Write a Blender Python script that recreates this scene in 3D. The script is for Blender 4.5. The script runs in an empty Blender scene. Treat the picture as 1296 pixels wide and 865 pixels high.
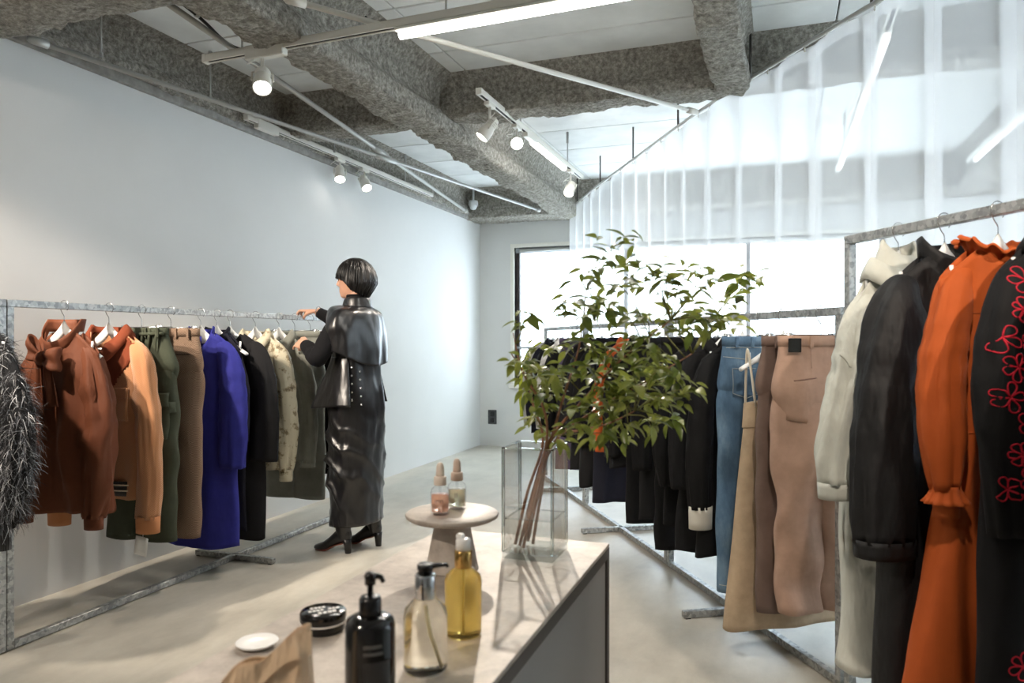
import bpy, bmesh, math, random
from mathutils import Vector, Matrix, noise
from mathutils.bvhtree import BVHTree
from bpy_extras.object_utils import world_to_camera_view  # noqa (kept for quick checks)

R = math.radians
sc = bpy.context.scene
COL = sc.collection
random.seed(7)

# ------------------------------------------------------------------ camera, sky, exposure
cam_data = bpy.data.cameras.new('camera')
cam_data.sensor_width = 36.0
cam_data.lens = 26.1
cam_data.clip_start = 0.02
cam_data.dof.use_dof = True
cam_data.dof.focus_distance = 4.3
cam_data.dof.aperture_fstop = 4.5
cam = bpy.data.objects.new('camera', cam_data)
COL.objects.link(cam)
cam.location = (0, 0, 1.25)
cam.rotation_euler = (R(90), 0, R(19.7))
sc.camera = cam

sc.view_settings.view_transform = 'Standard'
sc.view_settings.look = 'None'
sc.view_settings.gamma = 1.0
sc.view_settings.use_curve_mapping = False
sc.view_settings.exposure = 0.22
sc.cycles.max_bounces = 10
sc.cycles.transparent_max_bounces = 24
sc.cycles.transmission_bounces = 10
sc.cycles.diffuse_bounces = 5
sc.cycles.sample_clamp_indirect = 6.0

world = bpy.data.worlds.new('overcast_sky')
sc.world = world
world.use_nodes = True
_bg = world.node_tree.nodes['Background']
_bg.inputs['Color'].default_value = (0.75, 0.89, 1.0, 1)
_bg.inputs['Strength'].default_value = 9.0

# ------------------------------------------------------------------ small helpers
def srgb(r, g, b):
    f = lambda c: (c / 255 / 12.92) if c / 255 <= 0.04045 else ((c / 255 + 0.055) / 1.055) ** 2.4
    return (f(r), f(g), f(b), 1.0)

def smooth(t):
    t = max(0.0, min(1.0, t))
    return t * t * (3 - 2 * t)

def lerp(a, b, t):
    return a + (b - a) * t

def interp(tab, x):
    """smooth curve through the table's points (monotone cubic)"""
    if x <= tab[0][0]: return tab[0][1]
    if x >= tab[-1][0]: return tab[-1][1]
    i = 0
    while tab[i + 1][0] < x: i += 1
    def sec(k): return (tab[k + 1][1] - tab[k][1]) / max(1e-9, tab[k + 1][0] - tab[k][0])
    def tan(k):
        if k == 0: return sec(0)
        if k == len(tab) - 1: return sec(k - 1)
        a, b = sec(k - 1), sec(k)
        return 0.0 if a * b <= 0 else 2 * a * b / (a + b)
    h = tab[i + 1][0] - tab[i][0]
    t = (x - tab[i][0]) / h
    return ((2 * t ** 3 - 3 * t * t + 1) * tab[i][1] + (t ** 3 - 2 * t * t + t) * h * tan(i)
            + (3 * t * t - 2 * t ** 3) * tab[i + 1][1] + (t ** 3 - t * t) * h * tan(i + 1))

def nz(x, y, z, s=1.0):
    return noise.noise(Vector((x * s, y * s, z * s)))

def tag(o, label=None, cat=None, group=None, kind=None):
    if label: o['label'] = label
    if cat: o['category'] = cat
    if group: o['group'] = group
    if kind: o['kind'] = kind
    return o

def thing(name, label, cat, loc=(0, 0, 0), rz=0.0, group=None, kind=None):
    o = bpy.data.objects.new(name, None)
    o.empty_display_size = 0.05
    COL.objects.link(o)
    o.location = loc
    o.rotation_euler = (0, 0, rz)
    return tag(o, label, cat, group, kind)

def mk(name, vf, mat, parent=None, smooth_=True, solid=0.0):
    v, f = vf
    me = bpy.data.meshes.new(name)
    me.from_pydata([tuple(p) for p in v], [], f)
    me.update()
    if smooth_:
        me.polygons.foreach_set('use_smooth', [True] * len(me.polygons))
    if mat is not None:
        me.materials.append(mat)
    o = bpy.data.objects.new(name, me)
    COL.objects.link(o)
    if parent is not None:
        o.parent = parent
    if solid:
        m = o.modifiers.new('thickness', 'SOLIDIFY')
        m.thickness = solid
        m.offset = 0
    return o

def mesh_obj(name, me, parent=None, loc=None, rot=None, scale=None):
    o = bpy.data.objects.new(name, me)
    COL.objects.link(o)
    if parent is not None: o.parent = parent
    if loc is not None: o.location = loc
    if rot is not None: o.rotation_euler = rot
    if scale is not None: o.scale = scale
    return o

def copy_tree(o, parent=None, deep=True):
    c = o.copy()
    COL.objects.link(c)
    c.parent = parent
    if deep:
        for ch in list(o.children):
            copy_tree(ch, c)
    return c

def join(*parts):
    V, F = [], []
    for v, f in parts:
        n = len(V)
        V += list(v)
        F += [tuple(i + n for i in q) for q in f]
    return V, F

def xf(vf, loc=(0, 0, 0), rot=None):
    m = Matrix.Translation(Vector(loc))
    if rot is not None:
        m = m @ rot.to_4x4() if isinstance(rot, Matrix) else m @ Matrix.Rotation(rot, 4, 'Z')
    return [m @ Vector(p) for p in vf[0]], vf[1]

def box(x0, x1, y0, y1, z0, z1, bev=0.0):
    bm = bmesh.new()
    bmesh.ops.create_cube(bm, size=1.0)
    for v in bm.verts:
        v.co = Vector((lerp(x0, x1, v.co.x + .5), lerp(y0, y1, v.co.y + .5), lerp(z0, z1, v.co.z + .5)))
    if bev > 0:
        bmesh.ops.bevel(bm, geom=bm.edges[:], offset=bev, segments=1, affect='EDGES')
    bm.verts.index_update()
    V = [v.co.copy() for v in bm.verts]
    F = [tuple(v.index for v in f.verts) for f in bm.faces]
    bm.free()
    return V, F

def loft(rings, closed=True, cap0=False, cap1=False):
    n = len(rings[0])
    V, F = [], []
    for r in rings:
        V += [Vector(p) for p in r]
    m = n if closed else n - 1
    for j in range(len(rings) - 1):
        for i in range(m):
            k = (i + 1) % n
            F.append((j * n + i, j * n + k, (j + 1) * n + k, (j + 1) * n + i))
    if cap0: F.append(tuple(range(n - 1, -1, -1)))
    if cap1:
        b = (len(rings) - 1) * n
        F.append(tuple(b + i for i in range(n)))
    return V, F

def catmull(P, per=8):
    P = [Vector(p) for p in P]
    if len(P) < 3:
        return [P[0].lerp(P[-1], i / per) for i in range(per + 1)]
    out = []
    for i in range(len(P) - 1):
        p0 = P[i - 1] if i else P[0] * 2 - P[1]
        p1, p2 = P[i], P[i + 1]
        p3 = P[i + 2] if i + 2 < len(P) else P[-1] * 2 - P[-2]
        for k in range(per):
            t = k / per
            out.append(0.5 * ((2 * p1) + (p2 - p0) * t + (2 * p0 - 5 * p1 + 4 * p2 - p3) * t * t + (3 * p1 - p0 - 3 * p2 + p3) * t ** 3))
    out.append(P[-1])
    return out

def tube(pts, rad, n=8, cap=True, flat=1.0, up=None, closed=False):
    """sweep an ellipse along pts; rad = number, list; flat scales the second axis"""
    pts = [Vector(p) for p in pts]
    N = len(pts)
    if not isinstance(rad, (list, tuple)):
        rad = [rad] * N
    if len(rad) != N:
        rad = [interp([(i / (len(rad) - 1), r) for i, r in enumerate(rad)], j / (N - 1)) for j in range(N)]
    rings = []
    nrm = None
    for i in range(N):
        if closed:
            t = pts[(i + 1) % N] - pts[i - 1]
        else:
            t = pts[min(i + 1, N - 1)] - pts[max(i - 1, 0)]
        if t.length < 1e-9: t = Vector((0, 0, 1))
        t.normalize()
        if nrm is None:
            a = Vector(up) if up is not None else (Vector((1, 0, 0)) if abs(t.x) < .8 else Vector((0, 1, 0)))
            nrm = (a - t * a.dot(t)).normalized()
        else:
            nrm = (nrm - t * nrm.dot(t))
            nrm = nrm.normalized() if nrm.length > 1e-6 else t.orthogonal().normalized()
        b = t.cross(nrm)
        rings.append([pts[i] + nrm * (math.cos(2 * math.pi * k / n) * rad[i]) + b * (math.sin(2 * math.pi * k / n) * rad[i] * flat) for k in range(n)])
    if closed:
        rings.append(rings[0])
        return loft(rings)
    return loft(rings, True, cap, cap)

def lathe(prof, n=32, cap0=True, cap1=True):
    rings = [[Vector((r * math.cos(2 * math.pi * k / n), r * math.sin(2 * math.pi * k / n), z)) for k in range(n)] for r, z in prof]
    return loft(rings, True, cap0, cap1)

def grid(fn, nu, nv):
    V = [Vector(fn(i / nu, j / nv)) for j in range(nv + 1) for i in range(nu + 1)]
    F = [(j * (nu + 1) + i, j * (nu + 1) + i + 1, (j + 1) * (nu + 1) + i + 1, (j + 1) * (nu + 1) + i) for j in range(nv) for i in range(nu)]
    return V, F

# ------------------------------------------------------------------ materials
MATS = {}
def new_mat(name):
    m = bpy.data.materials.new(name)
    m.use_nodes = True
    return m, m.node_tree, m.node_tree.nodes['Principled BSDF']

def coords(nt, kind='Object', scale=(1, 1, 1)):
    tc = nt.nodes.new('ShaderNodeTexCoord')
    mp = nt.nodes.new('ShaderNodeMapping')
    mp.inputs['Scale'].default_value = scale
    nt.links.new(tc.outputs[kind], mp.inputs['Vector'])
    return mp.outputs['Vector']

def add_noise(nt, vec, scale, detail=4, rough=.55):
    n = nt.nodes.new('ShaderNodeTexNoise')
    n.inputs['Scale'].default_value = scale
    n.inputs['Detail'].default_value = detail
    n.inputs['Roughness'].default_value = rough
    if vec is not None: nt.links.new(vec, n.inputs['Vector'])
    return n.outputs['Fac']

def ramp(nt, fac, stops):
    r = nt.nodes.new('ShaderNodeValToRGB')
    el = r.color_ramp.elements
    while len(el) < len(stops): el.new(0.5)
    for e, (p, c) in zip(el, stops):
        e.position = p
        e.color = c
    nt.links.new(fac, r.inputs['Fac'])
    return r.outputs['Color']

def bump(nt, bs, h, strength=.3, dist=.01, prev=None):
    b = nt.nodes.new('ShaderNodeBump')
    b.inputs['Strength'].default_value = strength
    b.inputs['Distance'].default_value = dist
    nt.links.new(h, b.inputs['Height'])
    if prev is not None: nt.links.new(prev, b.inputs['Normal'])
    nt.links.new(b.outputs['Normal'], bs.inputs['Normal'])
    return b.outputs['Normal']

def plain(name, col, rough=.5, metal=0.0, spec=.5, var=.0, vscale=8, bmp=0.0, bscale=60, coat=0.0):
    if name in MATS: return MATS[name]
    m, nt, bs = new_mat(name)
    bs.inputs['Base Color'].default_value = col
    bs.inputs['Roughness'].default_value = rough
    bs.inputs['Metallic'].default_value = metal
    bs.inputs['Specular IOR Level'].default_value = spec
    bs.inputs['Coat Weight'].default_value = coat
    vec = coords(nt)
    if var > 0:
        f = add_noise(nt, vec, vscale, 5)
        lo = tuple(c * (1 - var) for c in col[:3]) + (1,)
        hi = tuple(min(1, c * (1 + var)) for c in col[:3]) + (1,)
        nt.links.new(ramp(nt, f, [(.3, lo), (.7, hi)]), bs.inputs['Base Color'])
    if bmp > 0:
        bump(nt, bs, add_noise(nt, vec, bscale, 3), bmp, .004)
    MATS[name] = m
    return m

def fabric(name, col, rough=.85, weave=900, wave=.25, sheen=.25, var=.12, wrinkle=.25, spec=.25, wscale=9):
    """woven cloth: fine thread bump, soft wrinkles, slight tone variation"""
    if name in MATS: return MATS[name]
    m, nt, bs = new_mat(name)
    vec = coords(nt)
    f = add_noise(nt, vec, 14, 6, .65)
    lo = tuple(c * (1 - var) for c in col[:3]) + (1,)
    hi = tuple(min(1, c * (1 + var)) for c in col[:3]) + (1,)
    nt.links.new(ramp(nt, f, [(.3, lo), (.7, hi)]), bs.inputs['Base Color'])
    bs.inputs['Roughness'].default_value = rough
    bs.inputs['Specular IOR Level'].default_value = spec
    bs.inputs['Sheen Weight'].default_value = sheen
    bs.inputs['Sheen Roughness'].default_value = .5
    bs.inputs['Sheen Tint'].default_value = hi
    v2 = coords(nt, 'Object', (1, 1, .35))
    n1 = bump(nt, bs, add_noise(nt, v2, wscale, 3), wrinkle, .03)
    bump(nt, bs, add_noise(nt, vec, weave, 2), wave, .002, n1)
    MATS[name] = m
    return m

def leather(name, col, rough=.32, wr=.5):
    if name in MATS: return MATS[name]
    m, nt, bs = new_mat(name)
    bs.inputs['Base Color'].default_value = col
    bs.inputs['Roughness'].default_value = rough
    bs.inputs['Specular IOR Level'].default_value = .6
    vec = coords(nt)
    n1 = bump(nt, bs, add_noise(nt, coords(nt, 'Object', (1, 1, .4)), 7, 3, .5), wr, .03)
    bump(nt, bs, add_noise(nt, vec, 500, 2), .12, .002, n1)
    MATS[name] = m
    return m

def emission(name, col, strength):
    if name in MATS: return MATS[name]
    m = bpy.data.materials.new(name)
    m.use_nodes = True
    nt = m.node_tree
    nt.nodes.clear()
    e = nt.nodes.new('ShaderNodeEmission')
    o = nt.nodes.new('ShaderNodeOutputMaterial')
    e.inputs['Color'].default_value = col
    e.inputs['Strength'].default_value = strength
    nt.links.new(e.outputs[0], o.inputs[0])
    MATS[name] = m
    return m

def clear_glass(name, tint=(1, 1, 1, 1), ior=1.45, rough=0.0):
    """thin clear pane: transmits straight through, mirrors by fresnel"""
    if name in MATS: return MATS[name]
    m = bpy.data.materials.new(name)
    m.use_nodes = True
    nt = m.node_tree
    nt.nodes.clear()
    o = nt.nodes.new('ShaderNodeOutputMaterial')
    mx = nt.nodes.new('ShaderNodeMixShader')
    tr = nt.nodes.new('ShaderNodeBsdfTransparent')
    gl = nt.nodes.new('ShaderNodeBsdfGlossy')
    lw = nt.nodes.new('ShaderNodeLayerWeight')
    lw.inputs['Blend'].default_value = .5
    pw_ = nt.nodes.new('ShaderNodeMath'); pw_.operation = 'POWER'; pw_.inputs[1].default_value = 5.0
    nt.links.new(lw.outputs['Facing'], pw_.inputs[0])
    f0 = ((ior - 1) / (ior + 1)) ** 2
    fr = nt.nodes.new('ShaderNodeMath'); fr.operation = 'MULTIPLY_ADD'
    fr.inputs[1].default_value = 1 - f0; fr.inputs[2].default_value = f0
    nt.links.new(pw_.outputs[0], fr.inputs[0])
    tr.inputs['Color'].default_value = tint
    gl.inputs['Roughness'].default_value = rough
    nt.links.new(fr.outputs[0], mx.inputs[0])
    nt.links.new(tr.outputs[0], mx.inputs[1])
    nt.links.new(gl.outputs[0], mx.inputs[2])
    nt.links.new(mx.outputs[0], o.inputs[0])
    MATS[name] = m
    return m

def solid_glass(name, col, ior=1.45, rough=0.0, trans=1.0):
    if name in MATS: return MATS[name]
    m, nt, bs = new_mat(name)
    bs.inputs['Base Color'].default_value = col
    bs.inputs['Transmission Weight'].default_value = trans
    bs.inputs['Roughness'].default_value = rough
    bs.inputs['IOR'].default_value = ior
    MATS[name] = m
    return m

def mat_wall(name, col):
    return plain(name, col, .85, var=.03, vscale=1.3, bmp=.06, bscale=220, spec=.3)

def mat_floor():
    m, nt, bs = new_mat('polished_concrete')
    vec = coords(nt)
    f1 = add_noise(nt, vec, 1.1, 8, .62)
    f2 = add_noise(nt, coords(nt, 'Object', (1.6, .7, 1)), 3.2, 10, .7)
    mx = nt.nodes.new('ShaderNodeMath'); mx.operation = 'ADD'
    nt.links.new(f1, mx.inputs[0]); nt.links.new(f2, mx.inputs[1])
    hf = nt.nodes.new('ShaderNodeMath'); hf.operation = 'MULTIPLY'; hf.inputs[1].default_value = .5
    nt.links.new(mx.outputs[0], hf.inputs[0])
    nt.links.new(ramp(nt, hf.outputs[0], [(.32, srgb(156, 151, 140)), (.5, srgb(184, 179, 167)), (.68, srgb(204, 199, 187))]), bs.inputs['Base Color'])
    rr = nt.nodes.new('ShaderNodeMapRange')
    rr.inputs['To Min'].default_value = .30; rr.inputs['To Max'].default_value = .48
    nt.links.new(f2, rr.inputs['Value'])
    nt.links.new(rr.outputs[0], bs.inputs['Roughness'])
    bump(nt, bs, f2, .05, .01)
    return m

def mat_rockwool():
    m, nt, bs = new_mat('sprayed_mineral_wool')
    vec = coords(nt)
    f = add_noise(nt, vec, 38, 8, .75)
    nt.links.new(ramp(nt, f, [(.30, srgb(92, 89, 82)), (.5, srgb(160, 156, 147)), (.7, srgb(214, 209, 199))]), bs.inputs['Base Color'])
    bs.inputs['Roughness'].default_value = 1.0
    bs.inputs['Specular IOR Level'].default_value = .1
    n1 = bump(nt, bs, add_noise(nt, vec, 30, 6, .7), .8, .025)
    bump(nt, bs, add_noise(nt, vec, 110, 4, .7), .8, .012, n1)
    return m

def mat_galv():
    m, nt, bs = new_mat('galvanised_steel')
    vec = coords(nt)
    vo = nt.nodes.new('ShaderNodeTexVoronoi')
    vo.inputs['Scale'].default_value = 75
    nt.links.new(vec, vo.inputs['Vector'])
    sx = nt.nodes.new('ShaderNodeSeparateColor')
    nt.links.new(vo.outputs['Color'], sx.inputs[0])
    nt.links.new(ramp(nt, sx.outputs[0], [(0, srgb(138, 140, 140)), (1, srgb(196, 197, 195))]), bs.inputs['Base Color'])
    bs.inputs['Metallic'].default_value = .75
    rr = nt.nodes.new('ShaderNodeMapRange')
    rr.inputs['To Min'].default_value = .38; rr.inputs['To Max'].default_value = .58
    nt.links.new(sx.outputs[1], rr.inputs['Value'])
    nt.links.new(rr.outputs[0], bs.inputs['Roughness'])
    return m

def mat_stone():
    m, nt, bs = new_mat('grey_beige_stone')
    vec = coords(nt)
    f1 = add_noise(nt, vec, 5, 8, .68)
    f2 = add_noise(nt, vec, 26, 6, .7)
    ad = nt.nodes.new('ShaderNodeMath'); ad.operation = 'MULTIPLY_ADD'
    ad.inputs[1].default_value = .4
    nt.links.new(f2, ad.inputs[0]); nt.links.new(f1, ad.inputs[2])
    nt.links.new(ramp(nt, ad.outputs[0], [(.48, srgb(138, 128, 119)), (.68, srgb(176, 165, 154)), (.9, srgb(205, 195, 184))]), bs.inputs['Base Color'])
    bs.inputs['Roughness'].default_value = .5
    bump(nt, bs, f2, .08, .004)
    return m

def mat_sheer():
    m = bpy.data.materials.new('sheer_voile')
    m.use_nodes = True
    nt = m.node_tree
    nt.nodes.clear()
    o = nt.nodes.new('ShaderNodeOutputMaterial')
    mx = nt.nodes.new('ShaderNodeMixShader')
    m2 = nt.nodes.new('ShaderNodeMixShader')
    tr = nt.nodes.new('ShaderNodeBsdfTransparent')
    df = nt.nodes.new('ShaderNodeBsdfDiffuse')
    tl = nt.nodes.new('ShaderNodeBsdfTranslucent')
    df.inputs['Color'].default_value = (.96, .96, .96, 1)
    tl.inputs['Color'].default_value = (.96, .96, .96, 1)
    m2.inputs[0].default_value = .5
    nt.links.new(df.outputs[0], m2.inputs[1]); nt.links.new(tl.outputs[0], m2.inputs[2])
    mx.inputs[0].default_value = .40
    nt.links.new(tr.outputs[0], mx.inputs[1]); nt.links.new(m2.outputs[0], mx.inputs[2])
    nt.links.new(mx.outputs[0], o.inputs[0])
    return m

def mat_houndstooth(name, c1, c2, scale=90):
    m, nt, bs = new_mat(name)
    vec = coords(nt)
    ck = nt.nodes.new('ShaderNodeTexChecker')
    ck.inputs['Scale'].default_value = scale
    ck.inputs['Color1'].default_value = c1; ck.inputs['Color2'].default_value = c2
    nt.links.new(vec, ck.inputs['Vector'])
    nt.links.new(ck.outputs['Color'], bs.inputs['Base Color'])
    bs.inputs['Roughness'].default_value = .9
    bs.inputs['Specular IOR Level'].default_value = .2
    bump(nt, bs, add_noise(nt, coords(nt, 'Object', (1, 1, .35)), 9, 3), .25, .03)
    return m

def mat_print(name, base, spot, spot2):
    m, nt, bs = new_mat(name)
    vec = coords(nt)
    f = add_noise(nt, vec, 17, 6, .7)
    nt.links.new(ramp(nt, f, [(.0, base), (.53, base), (.60, spot2), (.68, spot)]), bs.inputs['Base Color'])
    bs.inputs['Roughness'].default_value = .55
    bump(nt, bs, add_noise(nt, coords(nt, 'Object', (1, 1, .35)), 10, 3), .35, .03)
    return m

def mat_rib(name, col, scale=130, axis='Z'):
    """corduroy-like ribs"""
    m, nt, bs = new_mat(name)
    w = nt.nodes.new('ShaderNodeTexWave')
    w.bands_direction = axis
    w.inputs['Scale'].default_value = scale
    w.inputs['Distortion'].default_value = .4
    nt.links.new(coords(nt), w.inputs['Vector'])
    lo = tuple(c * .78 for c in col[:3]) + (1,)
    nt.links.new(ramp(nt, w.outputs['Fac'], [(0, lo), (1, col)]), bs.inputs['Base Color'])
    bs.inputs['Roughness'].default_value = .9
    bs.inputs['Sheen Weight'].default_value = .3
    bump(nt, bs, w.outputs['Fac'], .5, .004)
    return m

def mat_denim():
    m, nt, bs = new_mat('washed_denim')
    vec = coords(nt)
    f = add_noise(nt, coords(nt, 'Object', (1.4, 1, .5)), 6, 7, .7)
    nt.links.new(ramp(nt, f, [(.28, srgb(54, 80, 106)), (.5, srgb(80, 108, 134)), (.75, srgb(122, 148, 168))]), bs.inputs['Base Color'])
    bs.inputs['Roughness'].default_value = .9
    w = nt.nodes.new('ShaderNodeTexWave'); w.bands_direction = 'DIAGONAL'
    w.inputs['Scale'].default_value = 300
    nt.links.new(vec, w.inputs['Vector'])
    n1 = bump(nt, bs, f, .3, .02)
    bump(nt, bs, w.outputs['Fac'], .15, .002, n1)
    return m

def mat_strand():
    m, nt, bs = new_mat('eyelash_yarn')
    at = nt.nodes.new('ShaderNodeAttribute')
    at.attribute_name = 'tone'
    nt.links.new(ramp(nt, at.outputs['Fac'], [(0, srgb(14, 15, 18)), (.55, srgb(44, 46, 52)), (.8, srgb(135, 138, 144)), (1, srgb(222, 224, 226))]), bs.inputs['Base Color'])
    bs.inputs['Roughness'].default_value = .5
    return m

def mat_leaf():
    m, nt, bs = new_mat('leaf_green')
    oi = nt.nodes.new('ShaderNodeObjectInfo')
    f = add_noise(nt, coords(nt), 30, 3)
    ad = nt.nodes.new('ShaderNodeMath'); ad.operation = 'MULTIPLY_ADD'; ad.inputs[1].default_value = .55
    nt.links.new(oi.outputs['Random'], ad.inputs[0])
    sb = nt.nodes.new('ShaderNodeMath'); sb.operation = 'MULTIPLY'; sb.inputs[1].default_value = .45
    nt.links.new(f, sb.inputs[0]); nt.links.new(sb.outputs[0], ad.inputs[2])
    col = ramp(nt, ad.outputs[0], [(.1, srgb(56, 74, 26)), (.5, srgb(106, 122, 46)), (.9, srgb(176, 180, 88))])
    nt.links.new(col, bs.inputs['Base Color'])
    bs.inputs['Roughness'].default_value = .33
    bs.inputs['Specular IOR Level'].default_value = .65
    tl = nt.nodes.new('ShaderNodeBsdfTranslucent')
    nt.links.new(col, tl.inputs['Color'])
    mx = nt.nodes.new('ShaderNodeMixShader'); mx.inputs[0].default_value = .3
    nt.links.new(bs.outputs[0], mx.inputs[1]); nt.links.new(tl.outputs[0], mx.inputs[2])
    nt.links.new(mx.outputs[0], nt.nodes['Material Output'].inputs[0])
    return m

M_WALL = mat_wall('painted_white_wall', srgb(208, 208, 206))
M_FLOOR = mat_floor()
M_SLAB = plain('ceiling_board', srgb(224, 226, 225), .9, var=.10, vscale=3, spec=.2)
M_JOINT = plain('dark_joint', srgb(70, 70, 70), .9)
M_WOOL = mat_rockwool()
M_GALV = mat_galv()
M_STONE = mat_stone()
M_SHEER = mat_sheer()
M_WHITE_METAL = plain('white_powder_coat', srgb(222, 219, 210), .4)
M_GREY_METAL = plain('grey_conduit', srgb(178, 178, 174), .45, .3)
M_DARK_METAL = plain('dark_steel', srgb(76, 72, 68), .5, .4)
M_BLACK_RUBBER = plain('black_rubber', srgb(26, 26, 27), .6)
M_SLOT = plain('black_slot', srgb(16, 16, 16), .6)
M_HANGER = plain('white_hanger_plastic', srgb(238, 238, 236), .35)
M_WIRE = plain('chrome_wire', srgb(190, 190, 190), .22, 1.0)
M_PAPER_TAG = plain('white_paper', srgb(240, 240, 238), .8)
M_WINFRAME = plain('dark_window_frame', srgb(52, 46, 44), .5, .2)
M_PANE = clear_glass('window_glass')
M_LEAF = mat_leaf()
M_BLACKP = plain('black_plastic', srgb(14, 14, 15), .25)

# ------------------------------------------------------------------ the room
XL, XR, YB, YF, ZW, ZC = -3.38, 3.30, 8.30, -2.60, 2.66, 3.00
def struct(name, vf, m, label=None, parent=None, smooth_=False):
    o = mk(name, vf, m, parent, smooth_)
    if parent is None: tag(o, label, kind='structure')
    return o

struct('floor', box(XL - .5, XR + .2, YF - .2, YB + .2, -.10, 0), M_FLOOR, 'grey polished concrete floor with cloudy trowel marks')
struct('wall_left', box(XL - .12, XL, YF, YB, 0, ZW), M_WALL, 'long plain white wall behind the brown and black clothes')
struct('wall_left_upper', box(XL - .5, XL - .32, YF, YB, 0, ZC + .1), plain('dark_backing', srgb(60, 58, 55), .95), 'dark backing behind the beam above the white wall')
SY0, SY1 = 2.6, 7.4
struct('wall_right', join(box(XR, XR + .15, YF, SY0, 0, ZC + .1), box(XR, XR + .15, SY1, YB, 0, ZC + .1), box(XR, XR + .15, SY0, SY1, 0, .74), box(XR, XR + .15, SY0, SY1, 2.36, ZC + .1)), M_WALL, 'white wall on the far side of the curtained area')
w2 = thing('window_2_added', 'wide unseen window added in the side wall to brighten the curtained area', None, (XR, 0, 0), kind='structure')  # out-of-view window, added so daylight reaches the curtain from the side
for i in range(5):
    yy = lerp(SY0 + .03, SY1 - .03, i / 4)
    mk('window_mullion', box(.04, .10, yy - .03, yy + .03, .74, 2.36, .004), M_WINFRAME, w2, False)
    if i < 4: mk('pane', box(.066, .072, yy + .03, yy + (SY1 - SY0 - .06) / 4 - .03, .76, 2.34), M_PANE, w2, False)
mk('window_sill', box(-.05, .15, SY0, SY1, .70, .74, .005), M_WHITE_METAL, w2, False)
mk('window_head', box(.03, .10, SY0, SY1, 2.31, 2.36, .004), M_WINFRAME, w2, False)
struct('wall_front', box(XL - .5, XR + .15, YF - .15, YF, 0, ZC + .1), M_WALL, 'white wall closing the room opposite the window')
# back wall with the window opening
WX0, WX1, WZ0, WZ1 = -2.94, 1.02, 0.74, 2.36
wb = join(box(XL - .12, WX0, YB, YB + .16, 0, ZC + .1), box(WX1, XR + .15, YB, YB + .16, 0, ZC + .1),
          box(WX0, WX1, YB, YB + .16, 0, WZ0), box(WX0, WX1, YB, YB + .16, WZ1, ZC + .1))
struct('wall_back', wb, M_WALL, 'white end wall with a wide window opening')
# window: reveal, dark frame, transom, panes
w1 = thing('window_1', 'wide dark framed window in the end wall behind the curtain', None, (0, YB, 0), kind='structure')
mk('window_reveal', join(box(WX0 - .045, WX0, -.018, .15, WZ0 - .045, WZ1 + .045), box(WX1, WX1 + .045, -.018, .15, WZ0 - .045, WZ1 + .045),
   box(WX0, WX1, -.018, .15, WZ1, WZ1 + .045)), M_WHITE_METAL, w1, False)
mk('window_sill', box(WX0 - .06, WX1 + .06, -.05, .15, WZ0 - .045, WZ0, .006), M_WHITE_METAL, w1, False)
NP = 3
pw = (WX1 - WX0) / NP
for i in range(NP + 1):
    x = WX0 + i * pw
    wdt = .05 if i in (0, NP) else .022
    mk('window_mullion', box(max(WX0, x - wdt), min(WX1, x + wdt), .04, .10, WZ0, WZ1, .004), M_WINFRAME, w1, False)
mk('window_head', box(WX0, WX1, .03, .10, WZ1 - .06, WZ1, .004), plain('grey_aluminium', srgb(150, 156, 160), .4, .6), w1, False)
mk('blind_roller', tube([(WX0 + .06, .02, WZ1 - .03), (WX1 - .06, .02, WZ1 - .03)], .022, 12), M_GREY_METAL, w1)
mk('window_foot_rail', box(WX0, WX1, .04, .10, WZ0, WZ0 + .06, .004), M_WINFRAME, w1, False)
mk('transom', box(WX0, WX1, .035, .09, 1.16, 1.19, .003), plain('grey_aluminium', srgb(150, 156, 160), .4, .6), w1, False)
for i in range(NP):
    mk('pane', box(WX0 + i * pw + .02, WX0 + (i + 1) * pw - .02, .066, .072, WZ0 + .03, WZ1 - .03), M_PANE, w1, False)
# runner channel above the left wall and baseboards
struct('trim_1', join(box(XL - .12, XL + .03, YF, YB, ZW, ZW + .05, .004), box(XL - .02, XL + .045, YF, YB, ZW + .05, ZW + .062, .003)),
       plain('dusty_metal', srgb(150, 148, 143), .7, .3, var=.25, vscale=18), 'dusty metal channel along the top of the white wall')

# ceiling slab boards with open joints between
ceil = thing('ceiling', 'bare pale ceiling of wide boards with dark joints', None, (0, 0, ZC), kind='structure')
mk('ceiling_slab', box(XL - .5, XR + .2, YF - .2, YB + .2, .03, .10), M_JOINT, ceil, False)
ny, xs = 18, [XL - .4, -1.9, .3, 2.0, XR + .1]
dy = (YB - YF + .2) / ny
for a, b in zip(xs, xs[1:]):
    base = None
    for j in range(ny):
        y0 = YF - .1 + j * dy
        if base is None:
            base = mk('ceiling_board', box(a + .004, b - .004, .006, dy - .006, .0, .035, .004), M_SLAB, ceil, False)
            base.location.y = y0
        else:
            o = mesh_obj('ceiling_board', base.data, ceil)
            o.location.y = y0

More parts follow.
